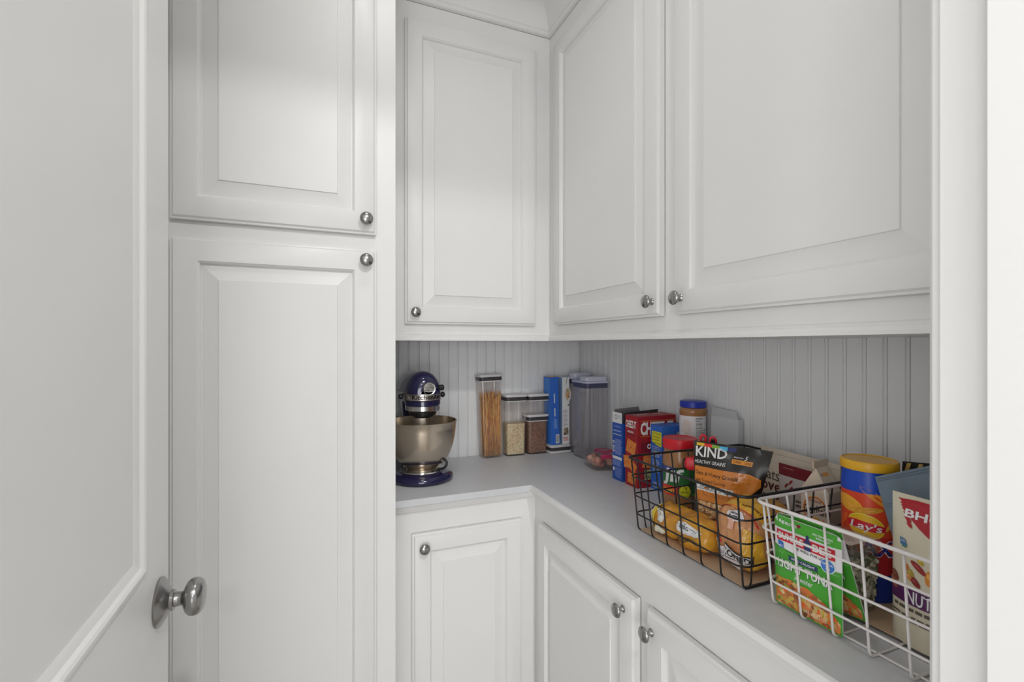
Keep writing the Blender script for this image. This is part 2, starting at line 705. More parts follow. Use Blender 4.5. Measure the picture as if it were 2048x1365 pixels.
def body(t, name, lo, hi):
    L = t.location
    o = MB().box(lo, hi).build(name, WHITE, t)
    o.location = (-L.x, -L.y, -L.z)
    return o


body(t, 'body', (LX + 0.002, TY + 0.002, 0.0), (TXR, WY - 0.0005, EYE + 1.139))
body(t, 'face_frame', (LX + 0.002, TY, 0.0), (TXR, TY + 0.002, EYE + 1.139))


def place_door(t, w, h, x, y, z, rz, kn):
    L = t.location
    return door(t, w, h, (x - L.x, y - L.y, z - L.z), rz, kn)


TDX0, TDX1 = -0.3022, 0.1476
place_door(t, TDX1 - TDX0, 1.06 - 0.2888, TDX0, TY - 0.0022, Z + 0.2888, 0, (0.1208 - TDX0, 0.3236 - 0.2888))
place_door(t, TDX1 - TDX0, 1.262 + 0.2482 - 0.02, TDX0, TY - 0.0022, Z - 1.242, 0, (0.1208 - TDX0, 0.2183 + 1.242))

# upper cabinet on the back wall
t = cab('wall_cabinet', 'white one-door wall cabinet hanging above the stand mixer', ((TXR + UX) / 2, 1.75, UB))
body(t, 'body', (TXR + 0.001, UY + 0.002, UB), (UX - 0.0005, WY - 0.0005, EYE + 1.139))
body(t, 'face_frame', (TXR + 0.001, UY, UB), (UX - 0.0005, UY + 0.002, EYE + 1.139))
place_door(t, 0.743 - 0.272, 1.0765 - 0.0728, 0.272, UY - 0.0022, Z + 0.0728, 0, (0.030, 0.0364))

# upper cabinet on the right wall
t = cab('wall_cabinet', 'long white two-door wall cabinet hanging above the wire baskets', (0.96, 0.9, UB))
body(t, 'body', (UX + 0.002, FY1 + 0.016, UB), (WX - 0.0005, WY - 0.0005, EYE + 1.139))
body(t, 'face_frame', (UX, FY1 + 0.016, UB), (UX + 0.002, WY - 0.0005, EYE + 1.139))
place_door(t, 1.524 - 0.953, 1.0765 - 0.0745, UX - 0.0022, 1.524, Z + 0.0745, -PI / 2, (1.524 - 0.9772, 0.0365))
place_door(t, 0.9020 - 0.331, 1.0765 - 0.0745, UX - 0.0022, 0.9020, Z + 0.0745, -PI / 2, (0.0257, 0.0365))

# base cabinet under the mixer
t = cab('base_cabinet', 'narrow white one-door base cabinet under the stand mixer', (0.4475, 1.68, 0))
body(t, 'body', (TXR + 0.001, BY + 0.002, 0.0), (BX - 0.0005, WY - 0.0005, CT - 0.0205))
body(t, 'face_frame', (TXR + 0.001, BY, 0.0), (BX - 0.0005, BY + 0.002, CT - 0.0205))
place_door(t, 0.638 - 0.274, 1.374 - 0.577 - 0.13, 0.274, BY - 0.0022, 0.13, 0, (0.033, 1.374 - 0.6164 - 0.13))

# base cabinet along the right wall
t = cab('base_cabinet', 'long white two-door base cabinet under the wire baskets', (0.91, 0.9, 0))
body(t, 'body', (BX + 0.002, FY1 + 0.016, 0.0), (WX - 0.0005, WY - 0.0005, CT - 0.0205))
body(t, 'face_frame', (BX, FY1 + 0.016, 0.0), (BX + 0.002, WY - 0.0005, CT - 0.0205))
place_door(t, 1.415 - 0.9025, 1.374 - 0.5805 - 0.13, BX - 0.0022, 1.415, 0.13, -PI / 2, (1.415 - 0.9422, 1.374 - 0.622 - 0.13))
place_door(t, 0.8614 - 0.349, 1.374 - 0.5805 - 0.13, BX - 0.0022, 0.8614, 0.13, -PI / 2, (0.0215, 1.374 - 0.6215 - 0.13))

# worktop
t = thing('worktop', 'grey painted L-shaped worktop with a white moulded front edge', 'worktop', (0.9, 1.5, CT))
NX, NY = 0.6625, 1.4305
v2 = [(TXR + 0.001, NY), (NX, NY), (NX, FY1 + 0.016), (WX - 0.0002, FY1 + 0.016), (WX - 0.0002, WY - 0.0002), (TXR + 0.001, WY - 0.0002)]
n = len(v2)
vv = [(a - 0.9, b - 1.5, -0.0203) for a, b in v2] + [(a - 0.9, b - 1.5, 0) for a, b in v2]
ff = [(n, n + 1, n + 4, n + 5), (n + 1, n + 2, n + 3, n + 4), (0, 5, 4, 1), (1, 4, 3, 2)] + [(i, (i + 1) % n, n + (i + 1) % n, n + i) for i in range(n)]
mk('slab', vv, ff, GREYTOP, t)
nose = [(0.031, -0.0003), (0.034, -0.0006), (0.0385, -0.003), (0.0415, -0.008), (0.042, -0.013), (0.0395, -0.019), (0.033, -0.0235), (0.027, -0.0255), (0.0235, -0.0275),
        (0.0215, -0.031), (0.0215, -0.0345), (0.0155, -0.0365), (0.0150, -0.041), (0.0105, -0.0425), (0.0100, -0.048), (0.006, -0.0515), (0.0005, -0.053), (0.0005, -0.0206), (0.031, -0.0206)]
o = sweep([(TXR + 0.001, BY), (BX, BY), (BX, FY1 + 0.016)], nose, CT).build('edge_moulding', WHITE, t, 25)
o.location = (-0.9, -1.5, -CT)
o['label'] = 'white moulded front edge'

# the open door on the left, its far edge towards the tall cabinet
DX = -0.2384
DY0, DY1 = 0.262, 1.0040
DH0, DH1 = 0.012, 2.435
d = thing('door_1', 'open white panelled door with a round satin knob', 'door', (DX - 0.0175, DY0, 0))
d['kind'] = 'structure'
mb = MB()
S = 0.1195
rows = [(0.25, EYE - 0.545), (EYE - 0.348, 2.315)]        # the two panel openings
y0, y1 = DY0 + S, DY1 - S
for lo, hi in (((DX - 0.035, DY0, DH0), (DX, y0, DH1)), ((DX - 0.035, y1, DH0), (DX, DY1, DH1))):
    mb.box(lo, hi)
for za, zb in ((DH0, rows[0][0]), (rows[0][1], rows[1][0]), (rows[1][1], DH1)):
    mb.box((DX - 0.035, y0, za), (DX, y1, zb))
L = d.location
o = mb.build('slab', WHITE, d)
o.location = (-L.x, -L.y, -L.z)
for za, zb in rows:
    pr = [(0, 0.0), (0.003, 0.0028), (0.009, 0.0035), (0.0125, 0.0012), (0.015, -0.0035), (0.021, -0.0055), (0.026, -0.0085), (0.031, -0.0090)]
    R = []
    for i, q in pr:
        R.append([Vector((DX + q, y0 + i, za + i)), Vector((DX + q, y1 - i, za + i)), Vector((DX + q, y1 - i, zb - i)), Vector((DX + q, y0 + i, zb - i))])
    o = MB().loft(R, False).build('panel_moulding', WHITE, d, 20)
    o.location = (-L.x, -L.y, -L.z)
    o = MB().box((DX - 0.026, y0, za), (DX - 0.0088, y1, zb)).build('door_panel', WHITE, d)
    o.location = (-L.x, -L.y, -L.z)
KM = Matrix.Translation(Vector((DX - L.x, 0.9515 - L.y, EYE - 0.424))) @ Matrix.Rotation(PI / 2, 4, 'Y')
k = MB().lathe([(0.0, 0.018), (0.0120, 0.018), (0.0115, 0.026), (0.0105, 0.031), (0.0125, 0.0345), (0.0180, 0.0365), (0.0245, 0.0395), (0.0288, 0.0445), (0.0300, 0.0510),
                (0.0288, 0.0570), (0.0245, 0.0620), (0.016, 0.0650), (0.006, 0.0660), (0.0, 0.0662)], 36, KM).build('door_knob', NICKEL, d, 45)
k['label'] = 'round satin nickel door knob'
MB().lathe([(0.0, 0.0003), (0.0385, 0.0003), (0.0392, 0.003), (0.0375, 0.0050), (0.0165, 0.0170), (0.0165, 0.0215), (0.0125, 0.0225), (0.0, 0.0225)], 40, KM).build('rosette', NICKEL, k, 30)

# ------------------------------------------------------------------ lamps
def downlight(x, y, zc, power, r, label):
    t = thing('ceiling_light', label, 'ceiling light', (x, y, zc))
    MB().lathe([(r, 0.0), (r + 0.018, -0.001), (r + 0.02, -0.006), (r + 0.012, -0.009), (r, -0.008), (r - 0.004, 0.0)], 32).build('trim_ring', LIDW, t, 40)
    ld = bpy.data.lights.new('lamp', 'AREA')
    ld.shape = 'DISK'
    ld.size = 2 * r - 0.01
    ld.energy = power
    ld.color = (1.0, 0.99, 0.975)
    lo = bpy.data.objects.new('lamp', ld)
    COL.objects.link(lo)
    lo.parent = t
    lo.location = (0, 0, -0.004)
    return t


def fill_window(name, loc, rz, w, h, power):
    """added fill light shaped as a window behind the camera: frame, area light; local -y faces the room"""
    t = thing(name, '', 'fill light', loc, rz)
    del t['label'], t['category']
    t['kind'] = 'structure'
    fr = MB()
    for x0, x1, z0, z1 in ((-w / 2 - 0.06, -w / 2, -h / 2 - 0.06, h / 2 + 0.06), (w / 2, w / 2 + 0.06, -h / 2 - 0.06, h / 2 + 0.06), (-w / 2, w / 2, -h / 2 - 0.06, -h / 2), (-w / 2, w / 2, h / 2, h / 2 + 0.06),
                           (-0.02, 0.02, -h / 2, h / 2)):
        fr.box((x0, -0.03, z0), (x1, 0.03, z1))
    fr.build('fill_frame', WHITE, t)
    ld = bpy.data.lights.new('fill_light', 'AREA')
    ld.shape = 'RECTANGLE'
    ld.size, ld.size_y = w, h
    ld.energy = power
    ld.color = (0.98, 0.99, 1.0)
    lo = bpy.data.objects.new('fill_light', ld)
    COL.objects.link(lo)
    lo.parent = t
    lo.location = (0, 0.02, 0)
    lo.rotation_euler = (-PI / 2, 0, 0)          # shines along local -y
    return t


struct(MB().box((-2.6, -4.2, 2.74), (2.6, FY0, 2.80)).build('ceiling', CEIL))
downlight(0.28, -0.62, 2.74, LAMP_ROOM[0], 0.11, 'recessed ceiling light of the room nearest the pantry doorway')
downlight(-0.25, -2.60, 2.74, LAMP_ROOM[1], 0.12, 'recessed ceiling light farther from the pantry doorway')
downlight(0.20, 0.80, CZ, FILL_PANTRY, 0.10, 'added recessed fill light inside the pantry, out of view')  # no fixture in view, added for ambient light
fill_window('fill_window_1', (-1.30, -4.15, 1.15), PI, 2.2, 1.9, FILL_WIN[0])  # unseen windows, added to brighten the zone under the wall cabinets
fill_window('fill_window_2', (-2.55, -2.1, 1.15), PI / 2, 2.6, 1.9, FILL_WIN[1])

# ------------------------------------------------------------------ stand mixer
t = thing('stand_mixer', 'dark blue stand mixer with a steel bowl standing beside the tall cabinet', 'stand mixer', (0.342, 1.643, CT))


def mixer_base_outline(grow, z, n=10):
    """rounded front around the bowl, narrower waist, rounded rear"""
    out = []
    for i in range(2 * n + 1):                      # front arc, left to right
        a = PI + PI * i / (2 * n)
        out.append(Vector(((0.107 + grow) * math.cos(a), (0.107 + grow) * math.sin(a), z)))
    for px, py in ((0.104, 0.04), (0.092, 0.085), (0.078, 0.13), (0.072, 0.17)):
        out.append(Vector((px + grow, py, z)))
    for i in range(n + 1):
        a = PI * i / n
        out.append(Vector(((0.070 + grow) * math.cos(a), 0.185 + (0.055 + grow) * math.sin(a), z)))
    for px, py in ((-0.072, 0.17), (-0.078, 0.13), (-0.092, 0.085), (-0.104, 0.04)):
        out.append(Vector((px - grow, py, z)))
    return out


MB().loft([mixer_base_outline(g, z) for g, z in ((-0.012, 0.0), (-0.002, 0.004), (0.0, 0.010), (-0.001, 0.017), (-0.006, 0.024), (-0.016, 0.030), (-0.035, 0.033))]).build('base', COBALT, t, 50)
MB().lathe([(0.0, 0.031), (0.075, 0.031), (0.0765, 0.034), (0.074, 0.037), (0.060, 0.0375), (0.0, 0.0375)], 40).build('bowl_clamp_plate', CHROME, t, 40)
# column at the back
mb = MB()
rg = []
for z, w, dd, cy in ((0.028, 0.088, 0.120, 0.175), (0.06, 0.078, 0.100, 0.180), (0.12, 0.072, 0.090, 0.182), (0.18, 0.076, 0.092, 0.178), (0.23, 0.088, 0.105, 0.170), (0.262, 0.094, 0.12, 0.165)):
    rg.append(rrect(w, dd, 0.03, z, 5, 0, cy))
mb.loft(rg).build('column', COBALT, t, 60)
# head: an arched body, domed at both ends
def head_ring(y, k, zlo, n=22):
    hw = 0.0585 * k
    top = 0.299 + 0.075 * k
    pts = []
    for i in range(n + 1):
        a = PI * i / n
        pts.append(Vector((hw * math.cos(a), y, 0.299 + (top - 0.299) * math.sin(a) ** 0.95)))
    pts += [Vector((-hw * 0.99, y, zlo + 0.01)), Vector((-hw * 0.90, y, zlo)), Vector((hw * 0.90, y, zlo)), Vector((hw * 0.99, y, zlo + 0.01))]
    return pts


hr = []
for y, k in ((-0.0755, 0.30), (-0.0735, 0.52), (-0.069, 0.68), (-0.061, 0.82), (-0.049, 0.92), (-0.034, 0.98), (-0.01, 1.0), (0.04, 1.0), (0.10, 0.985), (0.15, 0.95), (0.19, 0.88), (0.215, 0.78), (0.231, 0.62), (0.239, 0.40), (0.2405, 0.2)):
    hr.append(head_ring(y, k, 0.2985 if y < 0.035 else 0.262))
head = MB().loft(hr).build('motor_head', COBALT, t, 60)
# drum under the nose: name band, enamel ring, steel ring, planetary
def drum(z0, z1, r, mat, name, par):
    c = 0.0022
    rings = []
    for z, q in ((z0, r - c), (z0 + c, r), (z1 - c, r), (z1, r - c)):
        ring = []
        for i in range(40):
            a = 2 * PI * i / 40
            ring.append(Vector((q * math.cos(a), -0.012 + 1.03 * q * math.sin(a), z)))
        rings.append(ring)
    return MB().loft(rings).build(name, mat, par, 40)


BAND = principled('satin_band', (0.62, 0.57, 0.52), 0.32, 1.0)
bnd = drum(0.2745, 0.3005, 0.0612, BAND, 'name_band', head)
drum(0.2580, 0.2750, 0.0600, COBALT, 'enamel_ring', t)
drum(0.2400, 0.2585, 0.0592, CHROME, 'steel_ring', t)
MB().lathe([(0.0, 0.215), (0.030, 0.215), (0.033, 0.219), (0.046, 0.225), (0.048, 0.2405), (0.0, 0.2405)], 30, Matrix.Translation((0, -0.012, 0))).build('planetary_hub', BLACK, t, 40)
MB().lathe([(0.0, 0.12), (0.0065, 0.12), (0.0065, 0.216), (0.0, 0.216)], 14, Matrix.Translation((0.018, -0.012, 0))).build('beater_shaft', CHROME, t, 40)
# side trim strips carry the band back along the head
for sx in (-1, 1):
    MB().box((sx * 0.0585 - 0.0016, -0.012, 0.277), (sx * 0.0585 + 0.0016, 0.17, 0.298)).build('trim_strip', BAND, t)
p = Print(0.0006)
bm_ = lambda u, v, off: Vector(((0.0612 + off) * math.cos(-PI / 2 + (u - 0.5) * 2.6), -0.012 + 1.03 * (0.0612 + off) * math.sin(-PI / 2 + (u - 0.5) * 2.6), 0.2745 + 0.026 * v))
p.text(bm_, 'KitchenAid', 0.19, 0.24, 0.86, 0.86, BLACK, 1, 0.06)
p.rect(bm_, 0.02, 0.06, 0.98, 0.11, BLACK, 0, 20, 1)
p.build(bnd, 'lettering')
# attachment hub cap with its thumb screw
hm = Matrix.Translation((0.008, -0.0640, 0.318)) @ Matrix.Rotation(PI / 2 + 0.12, 4, 'X')
hub = MB().lathe([(0.0, 0.0), (0.0215, 0.0), (0.0222, 0.003), (0.0222, 0.012), (0.0205, 0.0145), (0.0180, 0.0138), (0.0172, 0.0125), (0.010, 0.0130), (0.0, 0.0132)], 36, hm).build('attachment_hub', CHROME, t, 35)
p = Print(0.0004)
hmap = lambda u, v, off: hm @ Vector(((u - 0.5) * 0.034, (v - 0.5) * 0.034, 0.0132 + off))
p.text(hmap, 'KitchenAid', 0.12, 0.44, 0.88, 0.56, ink(70, 70, 75), 0, 0.02)
p.rect(hmap, 0.05, 0.62, 0.95, 0.66, ink(70, 70, 75), 0, 2, 1)
p.rect(hmap, 0.05, 0.34, 0.95, 0.38, ink(70, 70, 75), 0, 2, 1)
p.build(hub, 'lettering')
sm = Matrix.Translation((0.030, -0.070, 0.3195)) @ Matrix.Rotation(PI / 2, 4, 'Y')
MB().lathe([(0.0, 0.0), (0.0035, 0.0), (0.0035, 0.008), (0.006, 0.010), (0.0095, 0.012), (0.0098, 0.026), (0.0075, 0.029), (0.0, 0.029)], 20, sm).build('hub_screw', BLACK, t, 35)
# speed lever on the left, lock lever on the right
MB().tube([(-0.058, -0.020, 0.276), (-0.066, -0.035, 0.284), (-0.078, -0.045, 0.291)], 0.0022, 8).build('speed_lever', CHROME, t, True)
MB().lathe([(0.0, -0.009), (0.006, -0.0075), (0.009, -0.002), (0.009, 0.002), (0.006, 0.0075), (0.0, 0.009)], 18, Matrix.Translation((-0.080, -0.046, 0.292))).build('lever_ball', BLACK, t, True)
MB().lathe([(0.0, 0.0), (0.0085, 0.0), (0.0095, 0.004), (0.008, 0.010), (0.004, 0.012), (0, 0.0125)], 18, Matrix.Translation((-0.0595, -0.01, 0.290)) @ Matrix.Rotation(-PI / 2, 4, 'Y')).build('speed_pivot', BLACK, t, True)
MB().lathe([(0.0, 0.0), (0.005, 0.0), (0.005, 0.004), (0.0095, 0.006), (0.010, 0.012), (0.007, 0.017), (0.0, 0.018)], 18, Matrix.Translation((0.0585, -0.015, 0.2905)) @ Matrix.Rotation(PI / 2, 4, 'Y')).build('lock_lever', BLACK, t, True)
# bowl
bp_ = [(0.0, 0.036), (0.048, 0.036), (0.053, 0.0375), (0.054, 0.043), (0.060, 0.047), (0.072, 0.057), (0.085, 0.072), (0.097, 0.093), (0.1065, 0.120), (0.1125, 0.148), (0.1160, 0.176), (0.1178, 0.197),
       (0.1202, 0.2000), (0.1208, 0.2025), (0.1192, 0.2040), (0.1162, 0.2030), (0.1145, 0.176), (0.111, 0.148), (0.105, 0.120), (0.0955, 0.0940), (0.083, 0.074), (0.064, 0.058), (0.0, 0.055)]
bowl = MB().lathe(bp_, 56).build('mixing_bowl', STEEL, t, 50)
bowl['label'] = 'brushed steel mixing bowl'
MB().tube([(0.058, -0.054, 0.074), (0.066, -0.061, 0.073), (0.0705, -0.066, 0.066), (0.0695, -0.067, 0.056), (0.064, -0.063, 0.047), (0.054, -0.056, 0.042), (0.042, -0.048, 0.0405)], 0.0042, 10).build('bowl_handle', BLACK, bowl, True)


# ------------------------------------------------------------------ pop-top storage containers
def container(name, label, loc, w, d, h, lid_h=0.034, taper=0.93, fill=None, fill_h=0.0, fill_name=None, rz=0, group=None):
    t = thing(name, label, 'container', loc, rz, group)
    hb = h - lid_h * 0.55
    r = 0.014
    rings = []
    for z, k in ((0.0, taper - 0.03), (0.003, taper), (hb * 0.5, (taper + 0.97) / 2), (hb, 0.97)):
        rings.append(rrect(w * k, d * k, r, z, 5))
    inner = []
    th = 0.0035
    for z, k in ((hb, 0.97), (hb * 0.5, (taper + 0.97) / 2), (0.006, taper)):
        inner.append(rrect(w * k - th, d * k - th, r - 0.0015, z, 5))
    MB().loft(rings + inner).build('clear_body', CLEAR, t, 40)
    lid = MB().loft([rrect(w * 0.99, d * 0.99, r, h - 0.0105, 5), rrect(w * 1.045, d * 1.045, r + 0.001, h - 0.0095, 5), rrect(w * 1.05, d * 1.05, r + 0.001, h - 0.003, 5),
                     rrect(w * 1.03, d * 1.03, r, h - 0.0005, 5), rrect(w * 0.80, d * 0.80, r, h, 5)]).build('lid', LIDW, t, 40)
    MB().loft([rrect(w * 0.975, d * 0.975, r, h - 0.0255, 5), rrect(w * 0.985, d * 0.985, r, h - 0.024, 5), rrect(w * 0.985, d * 0.985, r, h - 0.0105, 5)]).build('gasket', GASKET, lid, 40)
    MB().loft([rrect(w * 0.975, d * 0.975, r, h - 0.0290, 5), rrect(w * 0.99, d * 0.99, r, h - 0.0275, 5), rrect(w * 0.98, d * 0.98, r, h - 0.0256, 5)]).build('lid_rim', LIDW, lid, 40)
    if fill:
        k = lambda z: taper + (0.97 - taper) * z / hb
        rings = [rrect(w * k(z) - 2.2 * th, d * k(z) - 2.2 * th, r - 0.002, z, 5) for z in (0.0065, fill_h * 0.5, fill_h - 0.002)]
        top = rrect(w * k(fill_h) - 2.6 * th, d * k(fill_h) - 2.6 * th, r - 0.002, fill_h, 5)
        o = MB().loft(rings + [top]).build(fill_name, fill, t, 40)
        o['kind'] = 'stuff'
    return t


RICE = mottled('rice_grains', [(150, 120, 85), (190, 160, 120), (214, 188, 150), (225, 205, 172)], 420, 0.6, 0.6, (1, 1, 0.6))
SEED = mottled('brown_seeds', [(62, 36, 22), (95, 55, 34), (120, 74, 46), (160, 118, 84)], 520, 0.5, 0.7)
t = container('food_container', 'tallest clear container, full of spaghetti, with a white pop lid', (0.6745, 1.8650, CT), 0.0985, 0.074, 0.342, taper=0.89)
t.rotation_euler = (0, -math.radians(1.7), 0)
t.location.z = CT + 0.0009
SPAG = [ink(190, 128, 52, 0.5), ink(150, 88, 30, 0.5), ink(214, 164, 92, 0.5)]
mb = MB()
rnd = random.Random(3)
for i in range(330):
    lean = rnd.gauss(0, 0.020)
    x0 = rnd.uniform(-0.037, 0.037)
    y0_ = rnd.uniform(-0.027, 0.027) if i > 150 else rnd.uniform(-0.0275, -0.022)
    x1 = max(-0.040, min(0.040, x0 + lean + 0.012))
    y1_ = max(-0.029, min(0.029, y0_ + rnd.gauss(0, 0.005)))
    z1 = rnd.uniform(0.235, 0.272)
    xm = (x0 + x1) / 2 + rnd.gauss(0, 0.004)
    xm = max(-0.039, min(0.039, xm))
    mb.tube([(x0, y0_, 0.008), (xm, (y0_ + y1_) / 2, 0.13), (x1, y1_, z1)], 0.0010, 4, m=i % 3)
o = mb.build('spaghetti', SPAG, t, True, False)
o['kind'] = 'stuff'
container('food_container', 'clear container half full of pale rice, next to the spaghetti', (0.7790, 1.8660, CT), 0.0985, 0.074, 0.256, taper=0.88, fill=RICE, fill_h=0.134, fill_name='rice')
container('food_container', 'lower stacked clear container full of brown seeds', (0.8790, 1.8660, CT), 0.0985, 0.074, 0.168, taper=0.94, fill=SEED, fill_h=0.140, fill_name='seeds')
container('food_container', 'small empty clear container stacked on the container of brown seeds', (0.8830, 1.8660, CT + 0.1685), 0.1000, 0.074, 0.0860, taper=0.94)
# lid lying upside down with two boxes on it
t = thing('container_lid', 'white container lid lying upside down under the blue and white boxes', 'lid', (0.9730, 1.8420, CT))
MB().loft([rrect(0.098, 0.076, 0.013, 0.0), rrect(0.106, 0.084, 0.014, 0.003), rrect(0.106, 0.084, 0.014, 0.011), rrect(0.099, 0.077, 0.013, 0.012)]).build('plate', LIDW, t, 40)
MB().loft([rrect(0.098, 0.076, 0.013, 0.012), rrect(0.099, 0.077, 0.013, 0.0135), rrect(0.098, 0.076, 0.013, 0.026)]).build('gasket', GASKET, t, 40)
MB().loft([rrect(0.098, 0.076, 0.013, 0.026), rrect(0.100, 0.078, 0.013, 0.0275), rrect(0.100, 0.078, 0.013, 0.0355), rrect(0.094, 0.072, 0.013, 0.0365)]).build('lid_rim', LIDW, t, 40)


def carton(name, label, loc, w, d, h, mat, rz=0, cat='box', tilt=(0, 0)):
    t = thing(name, label, cat, loc, rz)
    t.rotation_euler = (tilt[0], tilt[1], rz)
    bevel_box('carton_body', (-w / 2, -d / 2, 0), (w / 2, d / 2, h), mat, t, 0.0007, 1)
    return t, box_maps(w, d, h)


INKW = ink(222, 220, 218)
INKK = ink(24, 22, 24)
t, M = carton('pasta_box', 'slim blue box with a yellow top standing left on the upturned lid', (0.9500, 1.8425, CT + 0.0370), 0.0400, 0.0600, 0.2890, ink(44, 92, 176), tilt=(0, -0.022))
p = Print()
p.rect(M['T'], 0.0, 0.0, 1, 1, ink(196, 150, 30), 0, 1, 1)
p.rect(M['L'], 0.0, 0.0, 1.0, 1.0, ink(52, 108, 186), 0, 1, 1)
for i in range(9):
    p.rect(M['L'], 0.08 + i * 0.1, 0.70 + 0.02 * (i % 3), 0.12 + i * 0.1, 0.98, ink(72, 130, 200), 1, 1, 1)
rot_text = lambda mp: (lambda a, b, off: mp(1 - b, a, off))
p.lines(rot_text(M['F']), 0.62, 0.40, 0.76, 0.62, 1, INKW, 1, 0.6, 0.1)
p.lines(rot_text(M['F']), 0.42, 0.38, 0.54, 0.60, 1, INKW, 1, 0.6, 0.1)
p.lines(rot_text(M['F']), 0.24, 0.25, 0.40, 0.68, 4, ink(120, 160, 215), 1)
p.rect(M['F'], 0.55, 0.02, 0.95, 0.15, INKW, 1, 1, 1)
for i in range(7):
    p.rect(M['F'], 0.60, 0.035 + i * 0.0155, 0.90, 0.043 + i * 0.0155, INKK, 2, 1, 1)
p.build(t)
t, M = carton('pasta_box', 'slim white box with a food picture standing right on the upturned lid', (1.0005, 1.8425, CT + 0.0370), 0.0345, 0.0600, 0.2860, ink(205, 208, 222), tilt=(0, -0.004))
p = Print()
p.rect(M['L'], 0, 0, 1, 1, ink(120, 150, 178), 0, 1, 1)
p.ell(M['F'], 0.62, 0.955, 0.16, 0.018, ink(50, 90, 50), 1, 10, 0.5)
p.ell(M['F'], 0.70, 0.74, 0.52, 0.118, ink(196, 190, 190), 1)
FOODP = mottled('pasta_picture', [(150, 60, 40), (200, 160, 120), (90, 110, 60), (215, 190, 160)], 190)
p.ell(M['F'], 0.74, 0.75, 0.30, 0.085, FOODP, 2, jag=0.15)
p.ell(M['F'], 0.85, 0.585, 0.10, 0.016, ink(50, 95, 55), 1, 10)
p.lines(M['F'], 0.12, 0.26, 0.80, 0.52, 13, ink(150, 135, 150), 1)
p.rect(M['F'], 0.18, 0.135, 0.85, 0.245, mottled('bw_picture', [(50, 45, 42), (120, 105, 92), (200, 180, 160)], 170), 1, 1, 1)
p.lines(M['F'], 0.12, 0.045, 0.88, 0.105, 3, ink(178, 60, 70), 1, 0.6, 0.1)
p.build(t)


# cereal keepers in the corner
def cereal(label, loc, w, d, h, rz=0):
    t = thing('cereal_container', label, 'container', loc, rz)
    hb = h - 0.045
    r = 0.016
    CL2 = clear('cereal_clear', (0.955, 0.95, 0.955), 0.95, 0.05, 0.085, (0.80, 0.78, 0.81))
    outer = [rrect(w * k, d * k, r, z) for z, k in ((0, 0.93), (0.004, 0.955), (hb * 0.9, 0.99), (hb * 0.92, 1.0), (hb, 1.0))]
    inner = [rrect(w * k - 0.005, d * k - 0.005, r - 0.001, z) for z, k in ((hb, 1.0), (hb * 0.9, 0.99), (0.008, 0.955))]
    MB().loft(outer + inner).build('clear_body', CL2, t, 40)
    LV = principled('lilac_white_plastic', (0.60, 0.62, 0.80), 0.35)
    lid = MB().loft([rrect(w * 1.0, d * 1.0, r, hb + 0.0185), rrect(w * 1.05, d * 1.05, r, hb + 0.020), rrect(w * 1.06, d * 1.05, r, hb + 0.025), rrect(w * 1.0, d * 1.0, r, hb + 0.028)]).build('lid', LV, t, 40)
    MB().loft([rrect(w * 0.985, d * 0.985, r, hb - 0.0005), rrect(w * 0.995, d * 0.995, r, hb + 0.001), rrect(w * 0.985, d * 0.985, r, hb + 0.0185)]).build('gasket', principled('blue_grey_gasket', (0.07, 0.075, 0.14), 0.35), lid, 40)
    # raised pouring cap over the front half, release button behind it
    MB().loft([rrect(w * 0.94, d * 0.50, 0.012, hb + 0.028, 5, 0, -d * 0.20), rrect(w * 0.94, d * 0.50, 0.012, hb + 0.041, 5, 0, -d * 0.20), rrect(w * 0.88, d * 0.46, 0.012, hb + 0.045, 5, 0, -d * 0.20)]).build('pouring_cap', principled('lilac_cap_plastic', (0.66, 0.67, 0.80), 0.35), lid, 40)
    MB().loft([rrect(w * 0.42, d * 0.20, 0.008, hb + 0.028, 4, 0, d * 0.26), rrect(w * 0.40, d * 0.18, 0.008, hb + 0.035, 4, 0, d * 0.26)]).build('button', LIDW, lid, 40)
    return t


cereal('large clear cereal container with a lilac lid behind the clamshell', (1.0555, 1.7080, CT), 0.108, 0.122, 0.334)
cereal('large clear cereal container tucked into the corner behind the other one', (1.0700, 1.8350, CT), 0.092, 0.110, 0.342)

# clamshell of sweets
t = thing('clamshell_box', 'low clear clamshell with a pink label in front of the cereal container', 'clamshell', (1.010, 1.5450, CT), -0.18)
FILMP = clear('clamshell_plastic', (0.98, 0.97, 0.965), 0.9, 0.05, 0.03)
MB().loft([rrect(0.100, 0.110, 0.02, 0.0), rrect(0.112, 0.122, 0.02, 0.004), rrect(0.118, 0.130, 0.02, 0.030), rrect(0.134, 0.146, 0.02, 0.0315), rrect(0.134, 0.146, 0.02, 0.0330),
           rrect(0.116, 0.128, 0.02, 0.0335), rrect(0.110, 0.120, 0.02, 0.006)]).build('tray', FILMP, t, 40)
MB().loft([rrect(0.134, 0.146, 0.02, 0.0336), rrect(0.134, 0.146, 0.02, 0.0350), rrect(0.116, 0.128, 0.02, 0.0360), rrect(0.104, 0.116, 0.02, 0.056), rrect(0.094, 0.106, 0.02, 0.0585)]).build('dome', FILMP, t, 40)
rnd = random.Random(5)
SW = [ink(150, 92, 84, 0.5), ink(196, 150, 132, 0.5), ink(168, 110, 96, 0.5)]
for k, (sx, sy) in enumerate(((-0.030, -0.032), (0.028, -0.034), (-0.032, 0.028), (0.030, 0.030))):
    mb = MB()
    for q in range(3):
        a = 2 * PI * q / 3 + k
        mb.lathe([(0.0, -0.015), (0.010, -0.012), (0.0165, -0.004), (0.0170, 0.004), (0.011, 0.012), (0.0, 0.015)], 10,
                 Matrix.Translation((sx + 0.010 * math.cos(a), sy + 0.010 * math.sin(a), 0.023 + 0.004 * q)) @ Matrix.Rotation(rnd.uniform(0, 1.5), 4, 'X'), q)
    mb.build('cookie', SW, t, True)
p = Print(0.0006)
